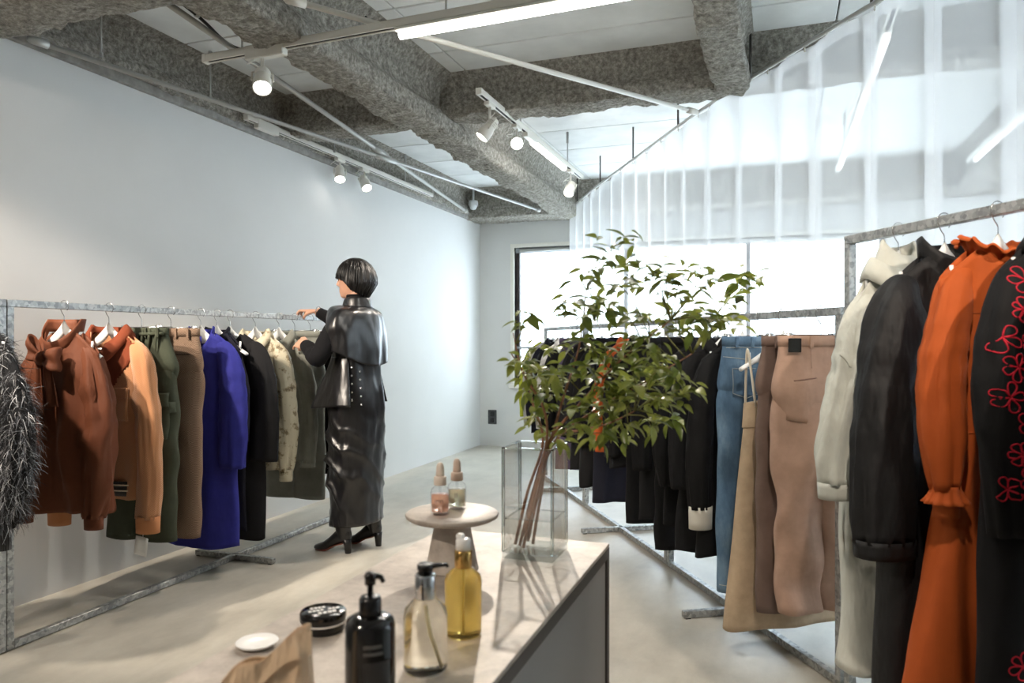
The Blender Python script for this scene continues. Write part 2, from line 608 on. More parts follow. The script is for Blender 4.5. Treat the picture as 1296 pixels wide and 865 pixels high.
# fluffy fire-proofed steel beams
def beam(name, p0, p1, w, zb, zt, label, seed=0, web=.62):
    p0, p1 = Vector(p0 + (0,)), Vector(p1 + (0,))
    L = (p1 - p0).length
    d = (p1 - p0) / L
    s = Vector((d.y, -d.x, 0))
    h = zt - zb
    prof = [(w * .78, zt + .01), (w * .52, zt - h * .10), (w * .5 * web, zt - h * .28), (w * .5 * web, zb + h * .45), (w * .53, zb + h * .28), (w * .55, zb + h * .1), (w * .42, zb)]
    prof = prof + [(-x, z) for x, z in reversed(prof)]
    pp = catmull([(x, 0, z) for x, z in prof], 5)
    n = max(8, int(L / .028))
    rings = []
    for j in range(n + 1):
        c = p0 + d * (L * j / n)
        ring = []
        for q in pp:
            v = c + s * q.x + Vector((0, 0, q.z))
            a = noise.fractal(v * 5.0 + Vector((seed, 0, 0)), 1.0, 2.0, 4) * .020 + noise.fractal(v * 26.0 + Vector((0, seed, 0)), .8, 2.0, 3) * .014
            e = Vector((q.x, 0, q.z - (zb + h * .5)))
            e = (s * q.x + Vector((0, 0, (q.z - zb - h * .6) * .7)))
            e = e.normalized() if e.length > 1e-5 else Vector((0, 0, -1))
            ring.append(v + e * a)
        rings.append(ring)
    o = mk(name, loft(rings, False), M_WOOL)
    return tag(o, label, kind='structure')

beam('ceiling_beam', (-2.16, YF), (-2.16, 7.95), .22, 2.62, ZC, 'long fluffy grey fireproofed beam crossing the room towards the window', 1)
beam('ceiling_beam', (-3.52, YF), (-3.52, YB - .05), .34, 2.70, ZC, 'fluffy grey beam running above the long white wall', 2, .9)
beam('ceiling_beam', (-.25, YF), (-.25, 4.45), .17, 2.67, ZC, 'fluffy grey beam ending above the sheer curtain', 3, .85)
beam('ceiling_beam', (XL - .3, 4.55), (XR, 4.55), .20, 2.72, ZC, 'fluffy grey cross beam over the middle of the room', 4, .8)
beam('ceiling_beam', (XL - .3, 2.26), (-2.1, 2.26), .28, 2.63, ZC, 'fluffy grey cross beam above the shaggy sweater', 5, .95)
beam('ceiling_beam', (XL - .3, 8.08), (XR, 8.08), .38, 2.655, ZC, 'fluffy grey beam over the end wall window', 6, .95)
beam('ceiling_beam', (1.72, YF), (1.72, 7.95), .26, 2.64, ZC, 'fluffy grey beam behind the sheer curtain', 8)

def rod(name, a, b, r, m, label, cat, clamps=0):
    t = thing(name, label, cat, a)
    v = Vector(b) - Vector(a)
    mk('rod', tube([Vector(), v], r, 10), m, t)
    for e, sgn in ((Vector(), 1), (v, -1)):
        k = v.normalized() * (.09 * sgn)
        mk('end_sleeve', tube([e + k * .1, e + k], r * 1.5, 10), m, t)
    for i in range(clamps):
        c = v * ((i + 1) / (clamps + 1))
        mk('turnbuckle', tube([c - v.normalized() * .12, c + v.normalized() * .12], r * 1.6, 10), m, t)
    return t
rod('brace_rod', (-3.27, 2.48, 2.655), (-2.40, 7.59, 2.655), .013, M_GREY_METAL, 'thin pale brace rod running beside the white wall top', 'brace rod', 1)
rod('brace_rod', (-2.43, 2.37, 2.692), (-3.25, 7.57, 2.692), .015, M_GREY_METAL, 'pale brace rod crossing diagonally to the wall corner', 'brace rod', 1)
rod('brace_rod', (-1.92, 2.57, 2.670), (-0.47, 4.72, 2.670), .013, M_WHITE_METAL, 'pale brace rod crossing under the ceiling to the curtain rail', 'brace rod')
# hanging rods and dark cable
def drop(x, y, z0, label):
    t = thing('threaded_rod', label, 'hanger rod', (x, y, ZC), group='thin rods hanging from the ceiling')
    mk('rod', tube([(0, 0, 0), (0, 0, z0 - ZC)], .005, 8), M_GREY_METAL, t)
    mk('anchor', tube([(0, 0, .0), (0, 0, -.07)], .011, 8), M_GREY_METAL, t)
    mk('nut', tube([(0, 0, z0 - ZC), (0, 0, z0 - ZC + .02)], .010, 6), M_GREY_METAL, t)
for x, y, l_ in ((-3.24, 2.85, 'thin threaded rod hanging above the shaggy sweater by the wall top'), (-3.22, 3.6, 'thin threaded rod hanging near the lone spotlight by the wall top'), (-3.2, 4.9, 'thin threaded rod hanging beside the wall track spotlights')): drop(x, y, 2.70, l_)
cab = thing('power_cable', 'dark cable looping below the ceiling near the big beam', 'cable', (-2.66, 2.5, 2.8))
mk('cable', tube(catmull([(0, 0, .1), (.03, .35, .02), (.02, .62, -.03), (.06, .9, .05), (.3, 1.0, .12), (.62, .92, .16)], 8), .008, 8), M_BLACK_RUBBER, cab)
mk('cable_clip', tube([(.03, .34, .02), (.03, .36, .02)], .012, 8), M_GREY_METAL, cab)

# ------------------------------------------------------------------ lighting track, spots and tubes
def track(label, a, b, z, feeds=(), rods=()):
    """a three-line lighting track hung from rods; a, b are (x, y)"""
    t = thing('lighting_track', label, 'lighting track', (a[0], a[1], z))
    v = Vector((b[0] - a[0], b[1] - a[1], 0))
    L = v.length
    t.rotation_euler = (0, 0, math.atan2(v.y, v.x))
    mk('rail_body', join(box(0, L, -.018, -.010, -.02, .015, .002), box(0, L, .010, .018, -.02, .015, .002), box(0, L, -.018, .018, .008, .016, .002)), M_WHITE_METAL, t, False)
    mk('conductor_slot', box(.01, L - .01, -.010, .010, -.015, .008), M_SLOT, t, False)
    for s in (0, L):
        mk('end_cap', box(s - .012, s + .012, -.02, .02, -.022, .018, .003), M_WHITE_METAL, t, False)
    for s in feeds:
        mk('power_feed', box(s - .11, s + .11, -.021, .021, -.048, .018, .004), M_WHITE_METAL, t, False)
    for s in rods:
        mk('hanging_rod', tube([(s, 0, .015), (s, 0, ZC - z)], .005, 8), M_GREY_METAL, t)
        mk('rod_anchor', tube([(s, 0, ZC - z - .09), (s, 0, ZC - z)], .012, 8), M_GREY_METAL, t)
    return t

track('long white lighting track crossing above the big beam', (-2.61, 2.890), (.72, 2.764), 2.622, (.36,), (.22, 1.30, 2.6))
track('white lighting track beside the big beam carrying three spots', (-1.655, 4.05), (-1.655, 6.45), 2.725, (.95,), (.75, 1.95))
track('white lighting track along the top of the white wall', (-3.28, 4.0), (-3.28, 6.75), 2.725, (.2,), (.6, 2.2))
track('lighting track with a long tube behind the sheer curtain', (.48, 3.6), (.48, 6.9), 2.725, (), (.5, 2.6))
track('short lighting track with a tube far behind the curtain', (1.46, 4.9), (1.46, 6.9), 2.725, (), (.4,))
track('white lighting track over the display table', (-1.6, .9), (1.5, .9), 2.725, (), (.5, 2.5))
track('white lighting track by the wall above the shaggy sweater', (-3.12, .1), (-3.12, 1.9), 2.725, (), (.4, 1.5))
track('white lighting track across the near end of the room', (-2.9, -.6), (1.5, -.6), 2.725, (), (.5, 2.5))

M_LENS = emission('spot_lens_glow', (1, .97, .92, 1), 25)
M_TUBE = emission('tube_glow', (1, .98, .94, 1), 22)
M_TUBE_DIM = emission('dim_tube_glow', (.95, .98, 1, 1), 1.6)
def spot(label, x, y, target, power, col=(1, .87, .73), angle=38, blend=.6, z=2.725, drop_=.11, radius=.03):
    t = thing('track_spotlight', label, 'spotlight', (x, y, z))
    mk('adapter', box(-.055, .055, -.019, .019, -.045, -.021, .004), M_WHITE_METAL, t, False).rotation_euler.z = R(90) if abs(x + 1.655) < .05 or abs(x + 3.28) < .05 else 0
    mk('stem', tube([(0, 0, -.045), (0, 0, -drop_)], .008, 10), M_WHITE_METAL, t)
    piv = Vector((0, 0, -drop_ - .015))
    d = (Vector(target) - (Vector((x, y, z)) + piv)).normalized()
    q = d.to_track_quat('-Z', 'Y')
    hd = mk('lamp_head', lathe([(.020, .06), (.026, .055), (.030, .03), (.033, .0), (.042, -.03), (.044, -.085), (.040, -.087), (.038, -.078)], 24, True, False), M_WHITE_METAL, t)
    hd.location = piv; hd.rotation_mode = 'QUATERNION'; hd.rotation_quaternion = q
    fin = mk('cooling_fins', join(*[lathe([(.034, z_), (.036, z_ + .002), (.036, z_ + .004), (.034, z_ + .006)], 20) for z_ in (.005, .018, .031)]), M_WHITE_METAL, hd)
    mk('lamp_bracket', tube([(-.047, 0, -.03), (-.047, 0, .03), (0, 0, .062), (.047, 0, .03), (.047, 0, -.03)], .005, 8), M_WHITE_METAL, hd)
    mk('lens', lathe([(.0385, -.080), (.030, -.082), (.012, -.083)], 24), M_LENS, hd)
    mk('lead', tube(catmull([(.0, .0, .06), (.05, .01, .09), (.07, .03, .05), (.03, .03, .10)], 6), .003, 6), M_WHITE_METAL, hd)
    ld = bpy.data.lights.new('spot_beam', 'SPOT')
    ld.energy = power; ld.color = col; ld.spot_size = R(angle * 2); ld.spot_blend = blend; ld.shadow_soft_size = radius
    lo = bpy.data.objects.new('spot_beam', ld)
    COL.objects.link(lo)
    lo.parent = hd
    lo.location = (0, 0, -.10)
    return t

def tube_lamp(label, x, y, L, along, power, z=2.698, col=(1, .95, .86), lit=True):
    t = thing('tube_lamp', label, 'tube lamp', (x, y, z), R(90) if along == 'y' else (0 if along == 'x' else along))
    mk('housing', box(-.02, L + .02, -.022, .022, -.010, .004, .003), M_WHITE_METAL, t, False)
    mk('diffuser', join(tube([(0, 0, -.026), (L, 0, -.026)], .017, 14), box(0, L, -.012, .012, -.022, -.009)), M_TUBE if lit else M_TUBE_DIM, t)
    if not lit: return t
    ld = bpy.data.lights.new('tube_light', 'AREA')
    ld.shape = 'RECTANGLE'; ld.size = L; ld.size_y = .04; ld.energy = power; ld.color = col
    lo = bpy.data.objects.new('tube_light', ld)
    COL.objects.link(lo); lo.parent = t; lo.location = (L / 2, 0, -.05)
    return t
tube_lamp('long glowing white tube lamp under the cross track', -1.53, 2.848, 1.25, R(-2.15), 14, z=2.595)
tube_lamp('short glowing tube lamp between the spots by the beam', -1.655, 5.05, .85, 'y', 6)
tube_lamp('dim white tube lamp seen through the sheer curtain', .48, 3.85, 1.35, 'y', 10, lit=False)
tube_lamp('second dim tube lamp in line behind the sheer curtain', .48, 5.28, 1.35, 'y', 10, lit=False)
tube_lamp('far dim tube lamp beyond the sheer curtain', 1.46, 5.5, 1.2, 'y', 8, lit=False)

spot('white spotlight hanging alone from the long cross track', -2.27, 2.877, (-1.55, 1.9, .9), 40, z=2.622, drop_=.12)
spot('white spotlight on the wall track turned to the woman', -3.28, 5.10, (-2.5, 3.9, 0.4), 30, angle=20)
spot('white glowing spotlight next along the wall track', -3.28, 5.47, (-2.0, 4.6, .6), 30, angle=22)
spot('white spotlight beside the beam turned towards the long wall', -1.655, 4.22, (-2.75, 3.5, .9), 90, drop_=.15, angle=26)
spot('dazzling white spotlight shining across the room to the table', -1.655, 4.72, (-.52, 1.55, 1.0), 270, angle=15)
spot('white spotlight at the window end of the beam track', -1.655, 6.10, (-1.75, 4.4, .7), 60, drop_=.15)
# lamps of the near tracks, above and behind the photographer
spot('white spotlight lighting the left clothes from the wall track', -3.12, 1.15, (-2.72, 2.95, .8), 230, angle=30)
spot('white spotlight lighting the blue coat from the wall track', -3.12, 1.55, (-2.6, 3.7, .8), 160, angle=24)
spot('white spotlight lighting the display table from the near track', -1.5, -.6, (-.68, 1.2, .72), 105, angle=20)
spot('white spotlight lighting the white wall from the near track', -2.7, -.6, (-3.38, 2.3, 1.2), 170, angle=32)
spot('white spotlight lighting the orange dress from the table track', 1.25, .9, (.45, 2.5, 1.0), 90, angle=30)
spot('white spotlight lighting the trousers from the table track', .2, .9, (-.05, 3.1, .8), 80, angle=26)

# small ceiling devices
sd = thing('security_camera', 'small white dome camera at the far end of the wall', 'security camera', (-3.26, 7.80, 2.80))
mk('dome', lathe([(.001, -.055), (.03, -.045), (.045, -.015), (.048, .0)], 20), plain('camera_white', srgb(225, 228, 230), .3), sd)
mk('mount', lathe([(.052, 0), (.055, .01), (.05, .05), (.02, .052), (.012, .06), (.012, .20)], 20), plain('camera_white', srgb(225, 228, 230), .3), sd)
sp = thing('sprinkler_head', 'small chrome sprinkler head under the ceiling by the curtain', 'sprinkler', (-.02, 3.62, ZC))
mk('pipe', tube([(0, 0, 0), (0, 0, -.05)], .012, 10), M_WIRE, sp)
mk('deflector', lathe([(.006, -.05), (.008, -.075), (.02, -.08), (.02, -.084)], 16), M_WIRE, sp)
# power outlet on the end wall
ol = thing('wall_outlet', 'small dark double outlet low on the end wall', 'outlet', (-3.22, YB, .345))
mk('plate', box(-.055, .055, -.010, 0, -.085, .085, .003), plain('dark_grey_plastic', srgb(58, 60, 62), .5), ol, False)
for dz in (-.035, .035):
    s = mk('socket', box(-.024, .024, -.014, -.010, dz - .024, dz + .024, .003), M_BLACKP, ol, False)

# ------------------------------------------------------------------ sheer curtain
def curtain():
    base = catmull([(-2.20, 8.06), (-1.66, 7.02), (-1.12, 6.05), (-.51, 4.97), (.02, 4.15), (.42, 3.57), (.86, 2.98), (1.40, 2.30), (2.1, 1.5), (2.8, .8)] and
                   [Vector((x, y, 0)) for x, y in ((-2.20, 8.06), (-1.66, 7.02), (-1.12, 6.05), (-.51, 4.97), (.02, 4.15), (.42, 3.57), (.86, 2.98), (1.40, 2.30), (2.1, 1.5), (2.8, .8))], 12)
    acc = [0]
    for a, b in zip(base, base[1:]): acc.append(acc[-1] + (b - a).length)
    def at(s):
        s = max(0, min(acc[-1] - 1e-6, s))
        lo = 0
        while acc[lo + 1] < s: lo += 1
        t = (s - acc[lo]) / (acc[lo + 1] - acc[lo])
        p = base[lo].lerp(base[lo + 1], t)
        d = (base[lo + 1] - base[lo]).normalized()
        return p, Vector((d.y, -d.x, 0))
    L = acc[-1]
    path = []      # (s, offset, weight)
    s = .0
    rnd = random.Random(3)
    while s < L - .1:
        per = rnd.uniform(.30, .40)
        fw = rnd.uniform(.085, .125)
        k = rnd.uniform(.01, .022)
        flat = per - fw
        for i in range(6):
            u = i / 6
            path.append((s + flat * u, k * math.sin(u * math.pi) * .8))
        a = s + flat
        # the pleat folds over itself: forward, back, forward
        for i in range(5):
            u = i / 4
            path.append((a + fw * u, -.004 - .010 * math.sin(u * math.pi / 2)))
        for i in range(1, 5):
            u = i / 4
            path.append((a + fw * (1 - u), -.016 - .010 * u))
        for i in range(1, 4):
            u = i / 4
            path.append((a + fw * u, -.030 + .028 * u))
        s += per
    zt, zb = 2.715, .015
    nv = 16
    V, F = [], []
    n = len(path)
    for j in range(nv + 1):
        t = j / nv
        for i, (ss, off) in enumerate(path):
            sway = .016 * t * nz(ss * 2.3, t * 1.2, 4.0) + .010 * t * nz(ss * 7, t * 2, 9)
            p, nn = at(ss + .02 * t * nz(ss * 3, t, 2))
            q = p + nn * (off * (1 + .6 * t) + sway)
            V.append(Vector((q.x, q.y, lerp(zt, zb, t))))
    for j in range(nv):
        for i in range(n - 1):
            F.append((j * n + i, j * n + i + 1, (j + 1) * n + i + 1, (j + 1) * n + i))
    c = thing('sheer_curtain', 'white sheer pleated curtain hanging behind the right hand racks', 'curtain', (0, 0, 0))
    o = mk('voile_cloth', (V, F), M_SHEER, c)
    # header tape: a narrow doubled strip
    V2, F2 = [], []
    for z in (2.715, 2.655):
        for i, (ss, off) in enumerate(path):
            p, nn = at(ss)
            q = p + nn * (off - .003)
            V2.append(Vector((q.x, q.y, z)))
    for i in range(n - 1): F2.append((i, i + 1, n + i + 1, n + i))
    mk('header_tape', (V2, F2), M_SHEER, c)
    r = thing('curtain_rail', 'thin grey curved curtain rail under the ceiling', 'curtain rail', (0, 0, 0))
    mk('rail', tube([p + Vector((0, 0, 2.735)) for p in base], .011, 8), M_GREY_METAL, r)
    s = .05
    while s < L:
        p, nn = at(s)
        mk('glider', tube([(p.x, p.y, 2.728), (p.x, p.y, 2.700)], .004, 6), M_WHITE_METAL, r)
        s += .16
    s = .4
    while s < L:
        p, nn = at(s)
        mk('bracket', tube([(p.x, p.y, 2.74), (p.x, p.y, ZC)], .007, 6), M_DARK_METAL, r)
        s += .95
curtain()

# ------------------------------------------------------------------ garment racks
def rack(label, p0, p1, h, sq=.030, feet=(.5,), group='galvanised steel clothes racks'):
    """p0, p1 floor points of the two uprights"""
    t = thing('clothes_rack', label, 'clothes rack', (p0[0], p0[1], 0), group=group)
    v = Vector((p1[0] - p0[0], p1[1] - p0[1], 0))
    L = v.length
    t.rotation_euler = (0, 0, math.atan2(v.y, v.x))
    q = sq / 2
    mk('top_rail', box(-q, L + q, -q, q, h - sq, h, .002), M_GALV, t, False)
    mk('base_rail', box(q, L - q, -q, q, .004, .004 + sq, .002), M_GALV, t, False)
    for s in (0, L):
        mk('upright', box(s - q, s + q, -q, q, .004, h - sq, .002), M_GALV, t, False)
    for f in feet:
        ft = mk('foot', box(L * f - q, L * f + q, -.27, .27, .004, .004 + sq, .002), M_GALV, t, False)
        for s in (-1, 1):
            mk('foot_pad', box(L * f - q * .9, L * f + q * .9, s * .25 - .012, s * .25 + .012, 0, .005), M_BLACK_RUBBER, ft, False)
    return t
RL0, RL1, RLH = (-2.93, 2.14), (-2.93, 4.47), 1.420
rack('long galvanised steel rack in front of the white wall', RL0, RL1, RLH, feet=(.57,))
rack('galvanised steel rack holding the shaggy sweater', (-2.93, 2.107), (-2.93, .62), RLH)
RA = Vector((.215, 2.93, 0)); RD = Vector((-1.579, 2.537, 0)).normalized()
def rp(s): p = RA + RD * s; return (p.x, p.y)
RBH = 1.375
rack('galvanised steel rack holding jeans and pink trousers', rp(0), rp(1.47), RBH)
rack('galvanised steel rack holding black coats behind the plant', rp(1.51), rp(2.98), RBH)
rack('galvanised steel rack by the window holding mixed clothes', rp(3.02), rp(4.18), RBH)
RCH = 1.625
rack('tall galvanised steel rack holding the orange dress', rp(-.05), rp(-1.85), RCH)
RROT = math.atan2(.528, .849)   # shoulder direction of clothes on these racks

# ------------------------------------------------------------------ hangers
def hook_pts():
    r = .0245
    pts = [Vector((r * math.cos(R(a)), 0, r * math.sin(R(a)))) for a in range(-50, 211, 20)]
    pts += [Vector((-.012, 0, -.030)), Vector((-.002, 0, -.042)), Vector((0, 0, -.056)), Vector((0, 0, -.085))]
    return pts
HOOK = tube(catmull(hook_pts(), 3), .0018, 6)
def hanger_bar(W=.188):
    n = 24
    rings = []
    for i in range(n + 1):
        x = lerp(-W, W, i / n)
        u = abs(x) / W
        zt = -.062 - .152 * u ** .78
        th = lerp(.060, .018, smooth(u * 1.1))
        wd = lerp(.009, .017, smooth(u * 1.3))
        ye = .012 * u * u
        rings.append([Vector((x, ye + wd * math.cos(2 * math.pi * k / 10), zt - th / 2 + th / 2 * math.sin(2 * math.pi * k / 10))) for k in range(10)])
    return loft(rings, True, True, True)
_hb = None
def hanger(label, loc, rz, group, tilt=0.0, sx=1.0):
    global _hb
    t = thing('hanger', label, 'hanger', loc, rz, group)
    if tilt: t.rotation_euler = (0, tilt, rz)
    if _hb is None:
        a = mk('hook', HOOK, M_WIRE, t)
        b = mk('shoulder_arms', hanger_bar(), M_HANGER, t)
        c = mk('trouser_bar', join(tube([(-.155, 0, -.190), (.155, 0, -.190)], .005, 8), tube([(-.155, 0, -.190), (-.155, .003, -.155)], .005, 8), tube([(.155, 0, -.190), (.155, .003, -.155)], .005, 8)), M_HANGER, t)
        _hb = (a.data, b.data, c.data)
    else:
        for n, m in zip(('hook', 'shoulder_arms', 'trouser_bar'), _hb): mesh_obj(n, m, t, scale=(1 if n == 'hook' else sx, 1, 1))
    return t
_ch = None
def clip_hanger(label, loc, rz, group, W=.17):
    global _ch
    t = thing('clip_hanger', label, 'hanger', loc, rz, group)
    if _ch is None:
        clip = join(box(-.012, .012, -.012, -.004, -.045, .008, .002), box(-.012, .012, .004, .012, -.045, .008, .002), tube([(0, -.012, -.012), (0, .012, -.012)], .005, 8))
        _ch = (mk('hook', HOOK, M_WIRE, t).data, mk('bar', tube([(-.18, 0, -.085), (.18, 0, -.085)], .0022, 6), M_WIRE, t).data)
        c0 = mk('clip', clip, M_WIRE, t); c0.location = (-W, 0, -.085)
        _ch = _ch + (c0.data,)
    else:
        mesh_obj('hook', _ch[0], t); mesh_obj('bar', _ch[1], t)
        mesh_obj('clip', _ch[2], t, (-W, 0, -.085))
    mesh_obj('clip', _ch[2], t, (W, 0, -.085))
    return t

# ------------------------------------------------------------------ garments (local: x across the shoulders, -y front, z down from the rail)
Z0 = -.108   # neck point of a top below the rail centre
def spow(v, e): return math.copysign(abs(v) ** e, v)

def body_shell(W, hemW, L, D, hemD=None, neck=.075, ndf=.085, ndb=.02, slope=.092, amp=.010, folds=7, seed=0, prof=None, z0=Z0, n=72, nt=44, open_front=0.0, lean=0.0):
    hemD = hemD or D
    def pt(i, t):
        th = 2 * math.pi * i / n
        c, s = math.cos(th), math.sin(th)
        w = lerp(W, hemW, t) if prof is None else interp(prof, t)
        x = w * spow(c, .72)
        front = s < 0
        ax = min(abs(x), W)
        if ax < neck:
            f = 1 - (ax / neck) ** 2
            zs = z0 - (ndf if front else ndb) * f
            d0 = .018 + .045 * math.sqrt(max(0, f))
        else:
            zs = z0 - slope * ((ax - neck) / (W - neck)) ** 1.15
            d0 = .018
        d = lerp(d0, lerp(D, hemD, t), smooth(t / .22))
        y = d * spow(s, .8)
        zh = z0 - L + .006 * math.sin(3 * th + seed)
        z = lerp(zs, zh, t)
        k = smooth((t - .06) / .5)
        y += amp * k * math.sin(folds * x / max(w, .05) + 1.7 * seed + 2.2 * nz(x * 4, t * 2, seed)) * (1 if front else .7)
        y += amp * 1.6 * k * nz(x * 7, t * 2.2 + seed, 3.1 + (0 if front else 5))
        y += (-1 if front else 1) * amp * 1.5 * k * (.35 - abs(nz(x * 11 + 1.5 * t, t * 1.6, seed + 7.7))) * 1.6
        x += amp * 1.2 * smooth(t * 1.5) * nz(t * 4, seed, 1 + (0 if c > 0 else 5))
        y += lean * t
        return Vector((x, y, z))
    rings = [[pt(i, (j / nt)) for i in range(n)] for j in range(nt + 1)]
    return loft(rings)

def sleeve_shell(side, W, L, r=(.072, .062, .055, .045), slope=.092, z0=Z0, out=.035, fwd=-.02, amp=.009, seed=0, flat=.72, n=28, puff=None, bend=0.0):
    zs = z0 - slope
    ctr = [(W - .095, 0, zs + .034), (W - .052, 0, zs - .012), (W - .026, fwd * .1, zs - .09), (W - .012 + out * .5, fwd * .4, zs - L * .4), (W - .012 + out * (.8 - bend), fwd * .8, zs - L * .72), (W - .012 + out * (.7 - bend * 1.6), fwd, zs - L)]
    pts = catmull(ctr, 7)
    N = len(pts)
    rr = [(0, .012), (.12, r[0] * .48), (.3, r[0] * .72), (.5, r[1] * .88), (.78, r[2] * .92), (1, r[3])]
    if puff: rr = puff
    rad = [interp(rr, j / (N - 1)) for j in range(N)]
    V, F = tube(pts, rad, n, False, flat, up=(1, 0, 0))
    out_ = []
    for idx, v in enumerate(V):
        j = idx // n
        t = j / (N - 1)
        c = pts[j]
        e = v - c
        if e.length > 1e-6: e.normalize()
        ang = math.atan2(v.y - c.y, v.x - c.x)
        rg = abs(nz(math.cos(ang) * 2.3 + seed, math.sin(ang) * 2.3, v.z * 2.6 + ang * .6))
        elb = math.exp(-((t - .6) / .16) ** 2)
        a = amp * smooth(t * 2) * (1.0 - 3.6 * rg + elb * math.sin(60 * t + 2.2 * math.cos(ang + seed)) * .28)
        q = v + e * a
        out_.append(Vector((q.x * side, q.y, q.z)))
    if side < 0: F = [tuple(reversed(f)) for f in F]
    end = pts[-1]
    return (out_, F), Vector((end.x * side, end.y, end.z)), (pts[-1] - pts[-2]).normalized()

def cuff_shell(end, side, r, h=.05, flat=.72, n=24, amp=.0):
    rings = []
    for j in range(4):
        t = j / 3
        rr = r * (1.06 - .04 * t)
        rings.append([end + Vector((side * rr * math.cos(2 * math.pi * k / n) , flat * rr * math.sin(2 * math.pi * k / n), .012 - h * t + amp * math.sin(k * 1.9))) for k in range(n)])
    return loft(rings)

def collar_shell(neck=.078, ndf=.085, ndb=.02, z0=Z0, stand=.030, fall=.055, point=.05, n=40, spread=.012):
    """turned-down shirt collar, open at the front"""
    rings = [[], [], [], [], []]
    for i in range(n + 1):
        a = lerp(-R(158), R(158), i / n)           # 0 = back centre
        c, s = math.cos(a), math.sin(a)
        x = neck * s
        fr = smooth((1 - c) / 2)
        y = .055 * c
        z = z0 - lerp(ndb, ndf, fr) * (abs(c) ** 1.0 if c < 0 else c) * 1.0
        o = Vector((s, c * .8, 0)).normalized()
        base = Vector((x, y, z))
        pk = smooth((abs(a) / R(158) - .72) / .28)
        rings[0].append(base)
        rings[1].append(base + Vector((0, 0, stand)) + o * .004)
        rings[2].append(base + Vector((0, 0, stand + .003)) + o * .012)
        rings[3].append(base + Vector((0, -.012 * pk, stand - fall * .5)) + o * (.020 + spread))
        rings[4].append(base + Vector((s * .02 * pk, -.02 * pk, stand - fall - point * pk)) + o * (.028 + spread))
    return loft(rings, False)

def band_ring(neck, z0, h, ndf=.03, ndb=.01, dep=.055, n=40, flare=.0):
    rings = []
    for j in range(4):
        t = j / 3
        rings.append([Vector(((neck + flare * t) * math.cos(2 * math.pi * k / n), (dep + flare * t) * math.sin(2 * math.pi * k / n),
                              z0 - (ndf if math.sin(2 * math.pi * k / n) < 0 else ndb) * abs(math.sin(2 * math.pi * k / n)) + h * t)) for k in range(n)])
    return loft(rings)

def surface_hit(objs, x, z, dirn=Vector((0, 1, 0)), y0=-1.0):
    best = None
    for o in objs:
        if 'bvh' not in _BV.setdefault(o.name, {}):
            me = o.data
            _BV[o.name]['bvh'] = BVHTree.FromPolygons([v.co.copy() for v in me.vertices], [tuple(p.vertices) for p in me.polygons])
        h = _BV[o.name]['bvh'].ray_cast(Vector((x, y0 * dirn.y, z)) if abs(dirn.y) > .5 else Vector((x, y0, z)), dirn)
        if h[0] is not None and (best is None or h[3] < best[3]): best = h
    return best
_BV = {}

def patch(objs, x0, x1, z0, z1, th=.004, nx=8, nzv=8, skew=0.0, lift=.003):
    """a cloth panel (pocket, flap, tag) laid on the front of the garment"""
    V, ok = [], []
    last = -.06
    for j in range(nzv + 1):
        for i in range(nx + 1):
            x = lerp(x0, x1, i / nx) + skew * j / nzv
            z = lerp(z0, z1, j / nzv)
            h = surface_hit(objs, x, z)
            if h is not None and (not V or abs(h[0].y - last) < .05 or i == 0): last = h[0].y
            ok.append(h is not None and h[1].y * 0 == 0 and abs(h[0].y - last) < 1e-6)
            V.append(Vector((x, last - lift, z)))
    F = [(j * (nx + 1) + i, j * (nx + 1) + i + 1, (j + 1) * (nx + 1) + i + 1, (j + 1) * (nx + 1) + i) for j in range(nzv) for i in range(nx)]
    G = [f for f in F if all(ok[k] for k in f)]
    return V, (G or F)

def line_on(objs, pts2, r=.0015, lift=.001, n=5):
    P = []
    last = -.05
    for x, z in pts2:
        h = surface_hit(objs, x, z)
        if h is not None: last = h[0].y
        P.append(Vector((x, last - lift, z)))
    return tube(P, r, n)

BTN = lathe([(.0055, 0), (.0062, .001), (.0055, .003), (.003, .0022)], 14)
def button(objs, x, z, mat, parent, r=1.0):
    h = surface_hit(objs, x, z)
    if h is None: return
    o = mk('button', BTN, mat, parent)
    o.location = h[0] + Vector((0, -.001, 0))
    o.rotation_euler = (R(90), 0, 0)
    o.scale = (r, r, r)

def trousers_shell(Wt, Wh, L, leg, hem, D=.045, z0=-.10, rise=.28, seed=0, amp=.008, n=40, spread=.0, creases=True):
    """waist-to-crotch shell plus two leg tubes"""
    def hip(i, t):
        th = 2 * math.pi * i / n
        tk = 1 - .16 * smooth((t - .62) / .38)
        w = lerp(Wt, Wh, smooth(t * 1.35)) * tk
        y = D * lerp(.55, 1.0, smooth(t * 1.3)) * tk ** 2 * spow(math.sin(th), .8)
        x = w * spow(math.cos(th), .72)
        y += amp * t * nz(x * 9, t * 3, seed) + amp * .8 * math.sin(14 * x + seed) * t
        z = z0 - rise * t - .03 * smooth((t - .7) / .3) * (1 - min(1, abs(x) / w))
        return Vector((x, y, z))
    body = loft([[hip(i, j / 14) for i in range(n)] for j in range(15)])
    legs = []
    for s in (-1, 1):
        rings = []
        for j in range(34):
            t = j / 33
            w = lerp(leg, hem, smooth(t * 1.1)) * (1 - .12 * (1 - smooth(t / .10)))
            cx = s * (Wh - leg + spread * t + .0)
            rr = []
            for k in range(28):
                th = 2 * math.pi * k / 28
                x = w * spow(math.cos(th), .8)
                y = (D * lerp(.98, .8, t)) * (1 - .35 * (1 - smooth(t / .12))) * spow(math.sin(th), 1.0 if creases else .8)
                a = amp * smooth(t * 3) * (math.sin(11 * t + 4 * nz(x * 7, t * 3, seed + s)) * .5 + 1.7 * nz(x * 9, t * 5, seed + 2 * s))
                z = z0 - rise * .60 - (L - rise * .60) * t
                rr.append(Vector((cx + x + amp * 1.5 * nz(t * 5, seed, s), y + a, z)))
            rings.append(rr)
        legs.append(loft(rings))
    return body, legs

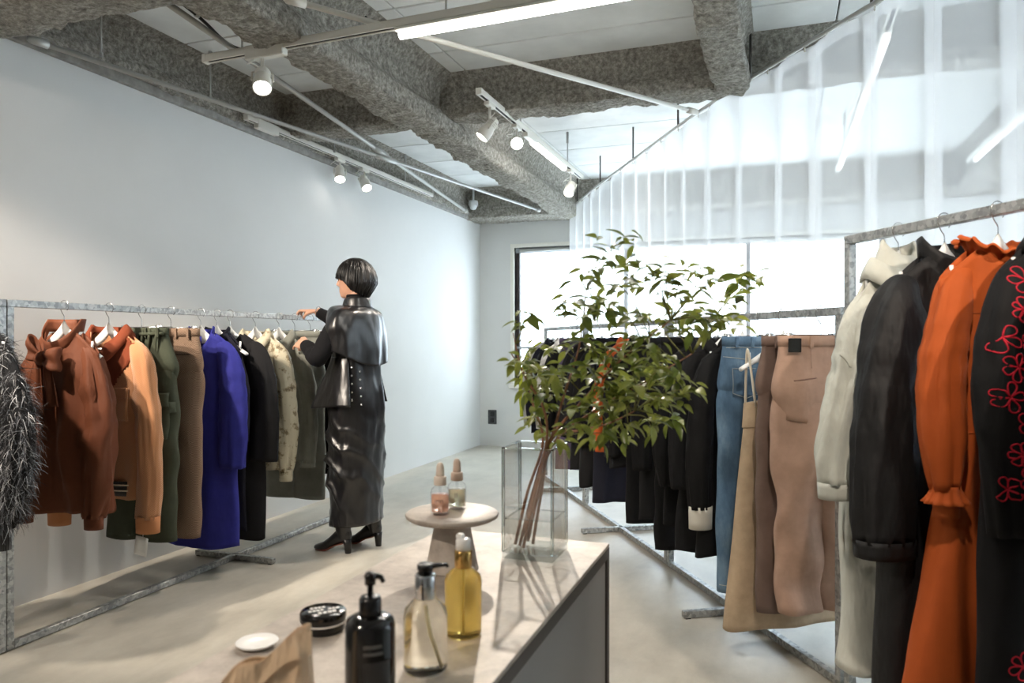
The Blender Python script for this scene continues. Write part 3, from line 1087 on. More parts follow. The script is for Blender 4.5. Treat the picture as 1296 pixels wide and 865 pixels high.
def skirt_shell(W, hemW, L, D, hemD, z0=-.10, seed=0, amp=.010, folds=9, n=64, nt=36, prof=None):
    def pt(i, t):
        th = 2 * math.pi * i / n
        w = lerp(W, hemW, t) if prof is None else interp(prof, t)
        d = lerp(D, hemD, smooth(t))
        x = w * spow(math.cos(th), .75)
        y = d * spow(math.sin(th), .8)
        y += amp * smooth(t * 1.3) * math.sin(folds * x / max(w, .05) + seed + nz(x * 5, t * 2, seed)) + amp * nz(x * 6, t * 2, seed) * smooth(t * 2)
        return Vector((x, y, z0 - L * t + .006 * math.sin(2 * th + seed)))
    return loft([[pt(i, j / nt) for i in range(n)] for j in range(nt + 1)])

def rail_left(y): return (-2.93, y, RLH - .015)
def rail_right(s, h=RBH):
    p = RA + RD * s
    return (p.x, p.y, h - .015)
GL, GR = 'clothes on the rack by the white wall', 'clothes on the racks by the curtain'
HL, HR_ = 'hangers on the rack by the white wall', 'hangers on the racks by the curtain'

def garment(name, label, cat, loc, rz, group): return thing(name, label, cat, loc, rz, group)

def simple_top(name, label, cat, loc, rz, group, mat, W=.205, hemW=.24, L=.62, D=.05, sl=.55, r=(.068, .060, .054, .046), cuff=None, cuff_h=.045, collar='shirt', collar_mat=None,
               seed=0, amp=.010, out=.035, folds=7, slope=.092, placket=False, hem_band=None, hemD=None, fwd=-.02, prof=None, bend=0.0, puff=None, sides=(-1, 1), ndf=.085, neck=.075, flat=.72, cuff_r=None, cuff_flat=None):
    t = garment(name, label, cat, loc, rz, group)
    b = mk('body', body_shell(W, hemW, L, D, hemD, neck, ndf, .02, slope, amp, folds, seed, prof), mat, t, solid=.003)
    parts = [b]
    for s in sides:
        sv, end, d = sleeve_shell(s, W, sl, r, slope, out=out, seed=seed + s, amp=amp * .9, fwd=fwd, bend=bend, puff=puff, flat=flat)
        so = mk('sleeve', sv, mat, t, solid=.003)
        parts.append(so)
        if cuff is not None:
            cr = cuff_r or r[3]
            mk('cuff', cuff_shell(end, s, cr, cuff_h, cuff_flat or flat), cuff, so, solid=.004)
    if collar == 'shirt':
        mk('collar', collar_shell(neck + .003, ndf), collar_mat or mat, t, solid=.003)
    elif collar == 'band':
        mk('collar', band_ring(neck + .002, Z0 + .002, .035, ndf * .8, .018), collar_mat or mat, t, solid=.003)
    elif collar == 'stand':
        mk('collar', band_ring(neck + .004, Z0, .060, ndf * .8, .018, flare=.004), collar_mat or mat, t, solid=.004)
    if placket:
        mk('placket', patch([b], -.014, .014, Z0 - .003 - ndf - .01, Z0 - L + .01, nx=3, nzv=24, lift=.004), mat, t, solid=.002)
    if hem_band is not None:
        k = hemW
        rings = [[Vector((k * (1 - .04 * j) * spow(math.cos(2 * math.pi * i / 60), .72), (hemD or D) * 1.02 * spow(math.sin(2 * math.pi * i / 60), .8), Z0 - L + .03 - .02 * j)) for i in range(60)] for j in range(3)]
        mk('hem_band', loft(rings), hem_band, t, solid=.004)
    return t, parts

def trousers(label, loc, rz, group, mat, Wt=.17, Wh=.20, L=1.0, leg=.105, hem=.10, D=.045, seed=0, amp=.008, rise=.28, spread=0.0, loops=True, cat='trousers', name='trousers', waist_h=.04, pleats=False, zt=-.088):
    t = garment(name, label, cat, loc, rz, group)
    bd, legs = trousers_shell(Wt, Wh, L, leg, hem, D, zt - .01, rise, seed, amp, spread=spread)
    b = mk('seat_panel', bd, mat, t, solid=.003)
    parts = [b]
    for l in legs: parts.append(mk('trouser_leg', l, mat, t, solid=.003))
    n = 48
    rings = [[Vector(((Wt + .003) * spow(math.cos(2 * math.pi * i / n), .72), (D * .6 + .003) * spow(math.sin(2 * math.pi * i / n), .8), zt - waist_h * j / 2)) for i in range(n)] for j in range(3)]
    wb_ = mk('waistband', loft(rings), mat, t, solid=.004)
    if loops:
        for x in (-.13, -.06, .06, .13):
            mk('belt_loop', box(x - .006, x + .006, -D * .6 - .012, -D * .6 - .002, zt - waist_h - .008, zt - .002, .001), mat, wb_, False)
    return t, parts

# ---- left rack, starting beside the upright
F_BLACK = fabric('black_wool', srgb(17, 17, 19), sheen=.03, var=.2)
F_BLACK2 = fabric('charcoal_black_cloth', srgb(23, 23, 25), sheen=.04, var=.15)
F_BLACK3 = fabric('black_cotton', srgb(14, 14, 16), .75, sheen=.03, var=.1)
F_NAVY = fabric('dark_navy_cloth', srgb(20, 21, 33), sheen=.05)
F_RIBK = mat_rib('black_rib_knit', srgb(24, 24, 26), 120, 'X')

# shaggy sweater
y = 2.015
t = garment('shaggy_sweater', 'shaggy black and white eyelash yarn sweater with black ribbed cuffs', 'sweater', rail_left(y), R(-4), GL)
hanger('white hanger holding the shaggy black and white sweater', rail_left(y), R(-4), HL)
M_KNITK = fabric('black_knit_base', srgb(26, 27, 30), sheen=.2)
bs_ = body_shell(.195, .225, .70, .055, .06, .085, .06, amp=.012, seed=2)
b = mk('body', bs_, M_KNITK, t, solid=.004)
shells = [bs_]
for s in (-1, 1):
    sv, end, d = sleeve_shell(s, .195, .64, (.082, .085, .082, .055), out=.125, fwd=-.02, flat=.62, seed=3, bend=.45)
    so = mk('sleeve', sv, M_KNITK, t, solid=.004)
    shells.append(sv)
    mk('cuff', cuff_shell(end, s, .036, .11, .8), F_RIBK, so, solid=.004)
mk('collar', band_ring(.088, -.108, .028, .045, .015, .06, flare=-.004), F_RIBK, t, solid=.004)
mk('hem_rib', loft([[Vector((.2 * spow(math.cos(2 * math.pi * i / 60), .72), .055 * spow(math.sin(2 * math.pi * i / 60), .8), -.79 - .03 * j)) for i in range(60)] for j in range(3)]), F_RIBK, t, solid=.004)
def strands(shells, count, rnd):
    V, F, tone = [], [], []
    for si, (vs, fs) in enumerate(shells):
        k = int(count * (len(fs) / sum(len(q[1]) for q in shells)))
        areas = []
        for f in fs:
            areas.append((vs[f[1]] - vs[f[0]]).cross(vs[f[3]] - vs[f[0]]).length)
        for f in rnd.choices(fs, areas, k=k):
            u, w = rnd.random(), rnd.random()
            p = vs[f[0]].lerp(vs[f[1]], u).lerp(vs[f[3]].lerp(vs[f[2]], u), w)
            nn = (vs[f[1]] - vs[f[0]]).cross(vs[f[3]] - vs[f[0]])
            if nn.length < 1e-9: continue
            nn.normalize()
            c = Vector((0, 0, p.z)) + Vector((.24 if p.x > .2 else (-.24 if p.x < -.2 else p.x * .6), 0, 0))
            if nn.dot(p - c) < 0: nn = -nn
            d = Vector((rnd.gauss(0, .55), rnd.gauss(0, .55), -.75 + rnd.gauss(0, .5))).normalized()
            Ln = rnd.uniform(.025, .055)
            wd = d.cross(nn)
            wd = (wd.normalized() if wd.length > 1e-6 else Vector((1, 0, 0))) * rnd.uniform(.0006, .0013)
            base = len(V)
            for j in range(4):
                q = j / 3
                c2 = p + nn * (.004 + .016 * math.sin(q * 2.2)) + d * Ln * q + Vector((0, 0, -.012 * q * q))
                V += [c2 - wd * (1 - .6 * q), c2 + wd * (1 - .6 * q)]
            for j in range(3): F.append((base + 2 * j, base + 2 * j + 1, base + 2 * j + 3, base + 2 * j + 2))
            tn = rnd.random() ** 1.35
            tone += [tn] * 8
    return V, F, tone
V, F, tone = strands(shells, 28000, random.Random(5))
fo = mk('yarn_strands', (V, F), mat_strand(), t)
at_ = fo.data.attributes.new('tone', 'FLOAT', 'POINT')
at_.data.foreach_set('value', tone)
fo['kind'] = 'stuff'

# brown bow blouse
y = 2.39
BR = fabric('chestnut_satin', srgb(100, 55, 34), .68, sheen=.15, spec=.25, wrinkle=.3, var=.08)
t, pr = simple_top('bow_blouse', 'chestnut brown blouse with a knotted bow at the neck', 'blouse', rail_left(y), R(2), GL, BR, .19, .235, .78, .055,
                   .70, (.066, .070, .080, .040), BR, .06, None, None, 4, .019, .05, folds=9, slope=.095, fwd=-.03, bend=.2)
hanger('white hanger holding the brown bow blouse', rail_left(y), R(2), HL)
mk('collar', band_ring(.085, -.112, .055, .10, .0, .062, flare=.010), BR, t, solid=.004)
kn = mk('bow_knot', xf(lathe([(.004, -.03), (.024, -.024), (.032, 0), (.026, .024), (.004, .03)], 16), (.0, -.105, -.225), Matrix.Rotation(R(70), 3, 'Y')), BR, t)
def loop_mesh(sx, L, w, dz):
    def fn(u, v):
        a = u * 2 * math.pi
        r = math.sin(u * math.pi) ** .7
        return (sx * (L * math.sin(u * math.pi) * 1.0), -.108 - .022 * math.sin(a) - .006 * math.sin(v * 9 + u * 5), -.225 + dz * math.sin(u * math.pi) + (v - .5) * w * (.25 + r))
    return grid(fn, 26, 8)
mk('bow_loop', loop_mesh(1, .095, .085, -.005), BR, t, solid=.003)
mk('bow_loop', loop_mesh(-1, .07, .085, .05), BR, t, solid=.003)
mk('bow_tail', grid(lambda u, v: (.012 + .030 * u + .05 * (v - .5) * (.4 + u), -.105 + .012 * math.sin(v * 8 + u * 2) + .012 * u, -.23 - .20 * u), 16, 8), BR, t, solid=.003)
mk('bow_tail', grid(lambda u, v: (-.02 - .018 * u + .05 * (v - .5) * (.4 + u), -.103 + .012 * math.sin(v * 8 + 2) + .012 * u, -.23 - .24 * u), 16, 8), BR, t, solid=.003)

# tan and rust corduroy jacket
y = 2.62
RUST = fabric('rust_suede', srgb(110, 52, 30), .9, sheen=.3)
TAN = mat_rib('tan_corduroy', srgb(190, 132, 88), 75, 'DIAGONAL')
t = garment('overshirt', 'tan corduroy jacket with rust brown yoke and shirt collar', 'jacket', rail_left(y), R(3), GL)
hanger('white hanger holding the tan corduroy jacket', rail_left(y), R(3), HL)
b = mk('body', body_shell(.215, .235, .76, .06, .06, .082, .10, amp=.009, folds=5, seed=8, slope=.085), TAN, t, solid=.003)
sl_parts = []
for s in (-1, 1):
    sv, end, d = sleeve_shell(s, .215, .76, (.078, .070, .064, .052), slope=.085, out=.055, fwd=-.035, seed=9 + s, bend=-.15)
    so = mk('sleeve', sv, TAN, t, solid=.003); sl_parts.append(so)
    mk('cuff', cuff_shell(end, s, .053, .075), plain('tan_cuff', srgb(178, 118, 76), .9), so, solid=.004)
yk = patch([b], -.185, .185, -.118, -.44, nx=38, nzv=30, lift=.005)
V, F = yk
keep = [f for f in F if (lambda c: c.z > -.50 + 1.55 * abs(c.x) and c.y < -.012)(sum((V[i] for i in f), Vector()) / 4)]
mk('yoke', (V, keep), RUST, t, solid=.003)
mk('collar', collar_shell(.088, .10, .015, -.106, .030, .060, .030, spread=.014), RUST, t, solid=.004)
pk = mk('chest_pocket', patch([b], .060, .165, -.375, -.515, lift=.004), TAN, t, solid=.003)
mk('pocket_flap', patch([b], .057, .168, -.365, -.415, lift=.008), TAN, pk, solid=.004)
mk('placket', patch([b], -.018, .018, -.225, -.82, nx=3, nzv=24, lift=.007), RUST, t, solid=.003)
for z in (-.245, -.36, -.48, -.60): button([b], 0.0, z, plain('rust_button', srgb(140, 70, 40), .4), t, 1.6)
hb = mk('hem_band', loft([[Vector(((.232 - .002 * j) * spow(math.cos(2 * math.pi * i / 60), .72), .066 * spow(math.sin(2 * math.pi * i / 60), .8), -.79 - .022 * j)) for i in range(60)] for j in range(4)]), F_RIBK, t, solid=.004)
for dz in (-.805, -.83):
    mk('hem_stripe', tube([Vector((.237 * spow(math.cos(2 * math.pi * i / 60), .72), .071 * spow(math.sin(2 * math.pi * i / 60), .8), dz)) for i in range(60)], .0035, 6, closed=True), plain('cream_stripe', srgb(225, 215, 195), .8), hb)
tg = thing('price_tag', 'white paper price tag dangling from the tan jacket sleeve', 'tag', (-2.93 + .262, y - .055, RLH - .015 - .17 - .76 - .06))
mk('string', tube([(0, 0, .03), (0, 0, -.04)], .0008, 5), M_PAPER_TAG, tg)
mk('card', grid(lambda u, v: (-.035 + .07 * u, .004 * math.sin(u * 3), -.04 - .085 * v), 4, 4), M_PAPER_TAG, tg, solid=.0015).rotation_euler = (0, R(8), 0)

# green cargo trousers
y = 2.808
GREEN = fabric('forest_green_cotton', srgb(60, 65, 52), .85)
t, pr = trousers('dark green cargo trousers with side pockets and gathered waist', rail_left(y), R(4), GL, GREEN, .15, .205, 1.02, .10, .095, .055, 11, .012)
clip_hanger('clip hanger holding the green cargo trousers', rail_left(y), R(4), HL, .10)
pk = mk('cargo_pocket', patch([pr[2]], .085, .205, -.42, -.62, lift=.014), GREEN, t, solid=.012)
mk('pocket_flap', patch([pr[2]], .08, .212, -.40, -.47, lift=.026), GREEN, pk, solid=.008)
pk = mk('cargo_pocket', patch([pr[1]], -.205, -.085, -.42, -.62, lift=.014), GREEN, t, solid=.012)
mk('pocket_flap', patch([pr[1]], -.212, -.08, -.40, -.47, lift=.026), GREEN, pk, solid=.008)
for i in range(7):
    x = -.12 + .04 * i
    mk('waist_gather', tube([(x, -.034, -.095), (x + .003, -.045, -.14), (x + .004, -.046, -.20)], [.006, .007, .001], 6), GREEN, t)
mk('tie_belt', tube(catmull([(-.15, -.03, -.118), (-.05, -.043, -.122), (.05, -.043, -.120), (.15, -.03, -.116)], 6), .009, 8), GREEN, t)
mk('tie_end', grid(lambda u, v: (.02 + .02 * (v - .5), -.052 - .004 * math.sin(u * 6), -.12 - .16 * u), 10, 3), GREEN, t, solid=.003)

# houndstooth trousers
y = 2.994
t, pr = trousers('brown houndstooth check wool trousers on a clip hanger', rail_left(y), R(5), GL, mat_houndstooth('houndstooth_wool', srgb(138, 116, 98), srgb(98, 78, 64), 230), .165, .19, 1.05, .10, .085, .05, 14, .009)
clip_hanger('clip hanger holding the brown houndstooth trousers', rail_left(y), R(5), HL, .14)
mk('pocket_welt', line_on(pr[:1], [(.06 + .01 * i, -.22) for i in range(9)], .003), plain('dark_brown_edge', srgb(70, 54, 45), .9), t)
mk('fly_seam', line_on(pr[:1], [(0, -.13 - .01 * i) for i in range(16)], .0012), plain('dark_brown_edge', srgb(70, 54, 45), .9), t)

# blue coat
y = 3.204
BLUE = fabric('cobalt_blue_wool', srgb(40, 42, 120), .85, sheen=.35)
t, pr = simple_top('long_coat', 'cobalt blue wool long coat with wide sleeves', 'coat', rail_left(y), R(4), GL, BLUE, .20, .23, 1.14, .055, .63, (.085, .085, .08, .072), None, 0, 'band', None, 21, .010, .03, folds=4, ndf=.17, slope=.085)
hanger('white hanger holding the blue coat', rail_left(y), R(4), HL)
mk('front_edge', line_on(pr[:1], [(-.005 + .01 * math.sin(i), -.28 - .03 * i) for i in range(30)], .003), BLUE, t)
mk('neck_label', box(-.03, .03, .045, .047, -.165, -.125), M_PAPER_TAG, t, False)
# navy dress just behind the blue coat
y = 3.326
t, pr = simple_top('navy_dress', 'dark navy long dress half hidden behind the blue coat', 'dress', rail_left(y), R(1), GL, F_NAVY, .165, .195, 1.08, .026, .5, (.05, .046, .042, .040), None, 0, 'band', None, 23, .006)
hanger('white hanger holding the navy dress', rail_left(y), R(1), HL)

# black coat
y = 3.431
t, pr = simple_top('collarless_coat', 'black collarless long wool coat with wide sleeves', 'coat', rail_left(y), R(3), GL, F_BLACK2, .215, .225, 1.15, .055, .62, (.095, .09, .085, .08), None, 0, None, None, 31, .008, .045, folds=4, ndf=.14, slope=.09)
hanger('white hanger holding the black collarless coat', rail_left(y), R(3), HL)
mk('neck_label', box(-.03, .03, .035, .037, -.15, -.115), M_PAPER_TAG, t, False)
mk('front_edge', line_on(pr[:1], [(.008, -.26 - .03 * i) for i in range(30)], .003), F_BLACK, t)

# patterned blouse
y = 3.648
PRT = mat_print('marbled_print_satin', srgb(196, 188, 164), srgb(92, 80, 62), srgb(140, 126, 98))
t, pr = simple_top('printed_shirt', 'cream satin shirt with brown marbled print', 'shirt', rail_left(y), R(4), GL, PRT, .20, .235, .80, .05, .72, (.072, .068, .066, .036), PRT, .07, 'shirt', None, 41, .014, .045, folds=8, placket=True, slope=.085, cuff_r=.038)
hanger('white hanger holding the marbled print shirt', rail_left(y), R(4), HL)
for z in (-.25, -.36, -.47, -.58, -.69): button(pr[:1], 0, z, plain('pearl_button', srgb(225, 220, 205), .3), t, 1.0)

# grey zip top, grey trousers, black skirt
y = 3.871
GREY = fabric('sage_grey_cotton', srgb(128, 130, 122), .85)
t, pr = simple_top('zip_jacket', 'sage grey light jacket the woman is touching', 'jacket', rail_left(y), R(8), GL, GREY, .19, .215, .78, .045, .70, (.068, .062, .058, .046), GREY, .04, 'shirt', None, 51, .010, .035, placket=True)
hanger('white hanger holding the sage grey jacket', rail_left(y), R(8), HL)
mk('zipper', line_on(pr[:1], [(.02, -.2 - .025 * i) for i in range(25)], .0025, .006), M_WIRE, t)
y = 4.03
t, pr = trousers('sage grey wide trousers on a clip hanger by the woman', rail_left(y), R(2), GL, GREY, .18, .22, 1.06, .115, .115, .045, 61, .010, loops=False)
clip_hanger('clip hanger holding the sage grey trousers', rail_left(y), R(2), HL, .15)
y = 4.20
t = garment('pencil_skirt', 'long plain black skirt hanging next to the woman', 'skirt', rail_left(y), R(0), GL)
mk('skirt_panel', skirt_shell(.19, .225, .93, .04, .05, -.092, 71), F_BLACK, t, solid=.003)
mk('waistband', loft([[Vector((.193 * spow(math.cos(2 * math.pi * i / 48), .75), .043 * spow(math.sin(2 * math.pi * i / 48), .8), -.088 - .018 * j)) for i in range(48)] for j in range(3)]), F_BLACK3, t, solid=.004)
clip_hanger('clip hanger holding the long black skirt', rail_left(y), R(0), HL, .16)

# ---- tall right rack
# pale grey coat
s_ = -.29
MIST = fabric('mist_grey_nylon', srgb(205, 206, 196), .6, sheen=.1, wrinkle=.6, spec=.4, wscale=13, var=.05)
t, pr = simple_top('padded_coat', 'pale mist grey long padded coat with high collar', 'coat', rail_right(s_, RCH), RROT + R(2), GR, MIST, .170, .22, 1.29, .07, .56, (.085, .088, .086, .066), MIST, .05, None, None, 81, .016, .05, folds=5, slope=.135, hemD=.075, bend=-.9, fwd=-.06, cuff_r=.068)
hanger('white hanger holding the pale grey padded coat', rail_right(s_, RCH), RROT + R(2), HR_, sx=.78)
mk('collar', band_ring(.086, -.118, .085, .055, .02, .062, flare=-.030), MIST, t, solid=.012)
mk('collar_flap', collar_shell(.090, .05, .015, -.122, .030, .065, .02, spread=.01), MIST, t, solid=.006)
mk('sleeve_seam', line_on(pr[1:2], [(-.262 + .011 * i, -.40 - .012 * i + .004 * math.sin(i)) for i in range(10)], .0025), plain('mist_seam', srgb(186, 187, 178), .7), t)

# black padded coat
s_ = -.480
NYK = fabric('black_nylon', srgb(21, 21, 23), .6, sheen=.0, wrinkle=.6, spec=.35, wscale=12)
t, pr = simple_top('parka', 'black matte nylon long parka with broad sleeves', 'coat', rail_right(s_, RCH), RROT + R(3), GR, NYK, .205, .24, 1.36, .07, .72, (.10, .105, .10, .085), NYK, .05, 'stand', None, 83, .014, .045, folds=5, slope=.10, bend=-.5, fwd=-.05, cuff_r=.086)
hanger('white hanger holding the black nylon parka', rail_right(s_, RCH), RROT + R(3), HR_)

# orange dress
s_ = -.668
OR = fabric('burnt_orange_crepe', srgb(180, 84, 34), .75, sheen=.2, wrinkle=.2, var=.06)
t = garment('ruffled_dress', 'burnt orange long dress with ruffled collar and cuffs', 'dress', rail_right(s_, RCH), RROT + R(3), GR)
hanger('white hanger holding the burnt orange dress', rail_right(s_, RCH), RROT + R(3), HR_)
prof = [(0, .195), (.10, .205), (.36, .165), (.40, .163), (.5, .20), (1, .36)]
b = mk('body', body_shell(.195, .36, 1.36, .050, .076, .08, .06, amp=.012, folds=5, seed=91, prof=prof, slope=.085, nt=60), OR, t, solid=.003)
pr = [b]
for s in (-1, 1):
    sv, end, d = sleeve_shell(s, .195, .55, (.066, .060, .060, .034), slope=.085, out=.05, fwd=-.05, seed=92 + s, bend=-.1, flat=.85)
    so = mk('sleeve', sv, OR, t, solid=.003); pr.append(so)
    def ruff(u, v, end=end, s=s):
        a = u * 2 * math.pi
        r_ = .036 + (.022 * v + .006 * math.sin(u * 2 * math.pi * 11)) * v
        return end + Vector((s * r_ * math.cos(a), .85 * r_ * math.sin(a), .01 - .045 * v))
    rf = mk('cuff_ruffle', grid(ruff, 66, 5), OR, so, solid=.002)
    mk('cuff', cuff_shell(end + Vector((0, 0, -.035)), s, .031, .05, .85), OR, so, solid=.003)
def cruff(u, v):
    a = u * 2 * math.pi
    r_ = .080 + .036 * v + .010 * v * math.sin(a * 13)
    zz = -.090 - (.05 if math.sin(a) < 0 else .015) * abs(math.sin(a)) + .042 * math.sin(v * 2.2) + .008 * v * math.sin(a * 13 + 1.2)
    return Vector((r_ * math.cos(a), .78 * r_ * math.sin(a), zz - .024))
mk('collar_ruffle', grid(cruff, 156, 6), OR, t, solid=.002)
mk('neck_band', band_ring(.080, -.116, .030, .05, .015, .060), OR, t, solid=.003)
mk('waist_seam', line_on([b], [(-.155 + .01 * i, -.60) for i in range(32)], .0030), OR, t)
mk('yoke_seam', line_on([b], [(-.19 + .01 * i, -.285) for i in range(39)], .0018), plain('orange_seam', srgb(150, 68, 24), .8), t)

# black dress with red embroidered flowers
s_ = -.862
t, pr = simple_top('embroidered_dress', 'black long dress with red embroidered flower outlines', 'dress', rail_right(s_, RCH), RROT + R(2), GR, F_BLACK3, .20, .28, 1.36, .055, .62, (.072, .074, .074, .062), None, 0, 'shirt', None, 95, .010, .05, folds=5, hemD=.08, slope=.085, fwd=-.05, bend=.2)
hanger('white hanger holding the embroidered black dress', rail_right(s_, RCH), RROT + R(2), HR_)
RED = fabric('red_embroidery_thread', srgb(190, 30, 50), .6, sheen=.3)
def flower(cx, cz, r, rnd):
    segs = []
    k = rnd.choice((5, 6, 6, 7))
    ph = rnd.uniform(0, 6.28)
    for i in range(k):
        a = ph + 2 * math.pi * i / k + rnd.uniform(-.15, .15)
        rr = r * rnd.uniform(.8, 1.15)
        P = []
        for j in range(13):
            u = j / 12
            l = rr * math.sin(u * math.pi)
            wv = rr * .30 * math.sin(u * 2 * math.pi)
            x = cx + l * math.cos(a) - wv * math.sin(a)
            z = cz + l * math.sin(a) + wv * math.cos(a)
            h = surface_hit(pr, x, z)
            if h is None: P = None; break
            P.append(h[0] + Vector((0, -.0015, 0)))
        if P is None or any((p - q).length > .05 for p, q in zip(P, P[1:])): continue
        segs.append(tube(P, .0022, 5))
    return segs
rnd = random.Random(12)
spots_ = [(-.165, -.215), (-.19, -.285), (-.225, -.42), (-.205, -.555), (-.215, -.68), (-.17, -.36), (-.16, -.53), (-.15, -.66), (-.05, -.23), (-.21, -.20), (-.245, -.35), (-.25, -.49), (-.235, -.62), (-.26, -.70), (-.10, -.17), (-.135, -.27), (-.06, -.32), (-.12, -.45), (.02, -.42), (-.08, -.60), (.05, -.62), (-.14, -.78), (0, -.80), (.1, -.30), (.12, -.75),
          (-.16, -.96), (-.04, -.98), (.08, -1.0), (-.2, -1.12), (-.08, -1.16), (.06, -1.2), (-.19, -1.3), (-.05, -1.34), (.12, -1.35), (.19, -1.1), (.2, -.2), (.245, -.4), (.24, -.6), (.15, -.5), (.25, -1.3)]
for cx, cz in spots_:
    sg = flower(cx, cz, rnd.uniform(.027, .040), rnd)
    if sg: mk('embroidered_flower', join(*sg), RED, t)

# black leather jacket nearest
s_ = -1.04
LK = leather('black_leather', srgb(20, 20, 21))
t, pr = simple_top('leather_jacket', 'black leather jacket with metal zip beside the embroidered dress', 'jacket', rail_right(s_, RCH), RROT + R(2), GR, LK, .205, .22, .74, .06, .62, (.08, .075, .07, .055), LK, .05, 'shirt', None, 97, .010, .045, slope=.085, hem_band=LK)
hanger('white hanger holding the black leather jacket', rail_right(s_, RCH), RROT + R(2), HR_)
mk('zipper', line_on(pr[:1], [(.0, -.2 - .024 * i) for i in range(25)], .004, .004), M_WIRE, t)
mk('zip_pull', box(-.006, .006, -.075, -.068, -.80, -.76, .001), M_WIRE, t, False)
for sx in (-.10, .10): mk('pocket_zip', line_on(pr[:1], [(sx + .004 * i, -.52 - .012 * i) for i in range(10)], .004, .003), M_WIRE, t)

# ---- rack with jeans and trousers
s_ = .115
PINK = fabric('dusty_pink_twill', srgb(176, 144, 126), .75, wrinkle=.35)
t, pr = trousers('dusty pink tailored trousers with back welt pockets', rail_right(s_), RROT + R(-6), GR, PINK, .165, .20, 1.02, .112, .088, .055, 101, .020, rise=.30)
clip_hanger('clip hanger holding the dusty pink trousers', rail_right(s_), RROT + R(-6), HR_, .13)
for sx in (-1, 1): mk('welt_pocket', line_on(pr[:1], [(sx * (.045 + .009 * i), -.245 - .001 * i) for i in range(11)], .0035), plain('pink_welt', srgb(140, 108, 94), .8), t)
for sx in (-.06, .07): mk('dart', line_on(pr[:1], [(sx, -.14 - .01 * i) for i in range(8)], .0013), plain('pink_welt', srgb(140, 108, 94), .8), t)
mk('size_tab', box(-.155, -.105, -.052, -.048, -.150, -.098, .001), M_BLACKP, t, False)
s_ = .243
t, pr = trousers('taupe brown wide trousers tucked behind the pink pair', rail_right(s_), RROT + R(2), GR, fabric('taupe_twill', srgb(112, 94, 86), .8), .17, .20, 1.06, .115, .11, .04, 103, .010)
clip_hanger('clip hanger holding the taupe trousers', rail_right(s_), RROT + R(2), HR_, .14)
s_ = .366
BEI = fabric('beige_wool_felt', srgb(178, 156, 130), .95, sheen=.4, weave=300, var=.14)
hanger('tilted white hanger carrying the beige strap dress', rail_right(s_), RROT + R(2), HR_, tilt=R(0))
t = garment('strap_dress', 'beige wool felt strap dress with folded top edge', 'dress', rail_right(s_), RROT + R(2), GR)
b = mk('dress_panel', skirt_shell(.165, .27, .90, .05, .07, -.36, 105, .010, 5), BEI, t, solid=.005)
mk('folded_top', skirt_shell(.172, .178, .10, .056, .060, -.355, 106, .003, 5), BEI, t, solid=.006)
for sx in (-1, 1):
    mk('strap', tube(catmull([(sx * .15, -.035, -.37), (sx * .158, -.020, -.25), (sx * .165, .0, -.142), (sx * .16, .02, -.25), (sx * .15, .04, -.37)], 6), .005, 8), plain('cream_strap', srgb(214, 204, 186), .8), t)
s_ = .53
DEN = mat_denim()
t, pr = trousers('light blue washed denim jeans with back pockets', rail_right(s_), RROT + R(-4), GR, DEN, .175, .20, 1.08, .115, .118, .05, 111, .010, rise=.30)
clip_hanger('clip hanger holding the blue jeans', rail_right(s_), RROT + R(-4), HR_, .15)
STI = plain('pale_stitching', srgb(170, 175, 172), .8)
for sx in (-1, 1):
    x0, x1 = (sx * .035, sx * .15)
    pk = mk('back_pocket', patch(pr, min(x0, x1), max(x0, x1), -.225, -.345, lift=.004), DEN, t, solid=.004)
    path_ = [(x0, -.225), (x0, -.33), ((x0 + x1) / 2, -.350), (x1, -.33), (x1, -.225), (x0, -.225)]
    pl = []
    for (a0, b0), (a1, b1) in zip(path_, path_[1:]): pl += [(lerp(a0, a1, k / 8), lerp(b0, b1, k / 8)) for k in range(8)]
    mk('stitching', line_on(pr, pl, .0013, .007), STI, pk)
mk('yoke_seam', line_on(pr[:1], [(-.18 + .01 * i, -.175 - .0012 * (18 - abs(i - 18))) for i in range(37)], .0015, .002), STI, t)
mk('waist_stitch', line_on(pr[:1], [(-.17 + .01 * i, -.136) for i in range(35)], .0013, .004), STI, t)
for l, sx in zip(pr[1:], (-1, 1)):
    mk('hem_stitch', line_on([l], [(sx * .085 + (-.115 + .01 * i), -1.145) for i in range(24)], .0018, .002), STI, t)

def dark_top(s_, label, mat, h=RBH, name='long_coat', cat='coat', L=.95, sl=.62, seed=0, W=.20, hemW=.23, rz=0.0, cuff=None, D=.045, collar='shirt', r=(.07, .066, .06, .05), ch=.05):
    t, p = simple_top(name, label, cat, rail_right(s_, h), RROT + rz, GR, mat, W, hemW, L, D, sl, r, cuff, ch, collar, None, seed, .010, .04, folds=6, slope=.085)
    hanger('white hanger under the ' + ' '.join(label.split()[:6]), rail_right(s_, h), RROT + rz, HR_)
    return t, p
WTAG = plain('cream_cuff', srgb(208, 204, 192), .8)
dark_top(.692, 'black long shirt dress with cream cuffs next to the jeans', F_BLACK3, L=.96, sl=.66, seed=121, cuff=WTAG, name='shirt_dress', cat='dress', ch=.10)
dark_top(.85, 'black blazer coat with a deep lapel behind the shirt dress', F_BLACK2, L=.98, sl=.60, seed=123, W=.21, hemW=.25)
dark_top(1.02, 'black soft wool coat with drooping balloon sleeves', F_BLACK, L=.90, sl=.62, seed=125, W=.20, hemW=.24, r=(.075, .08, .085, .045))
s_ = 1.20
t, pr = trousers('black wide trousers hanging between black coats', rail_right(s_), RROT, GR, F_BLACK3, .17, .20, 1.08, .115, .12, .04, 127, .008)
clip_hanger('clip hanger holding the black wide trousers', rail_right(s_), RROT, HR_, .14)
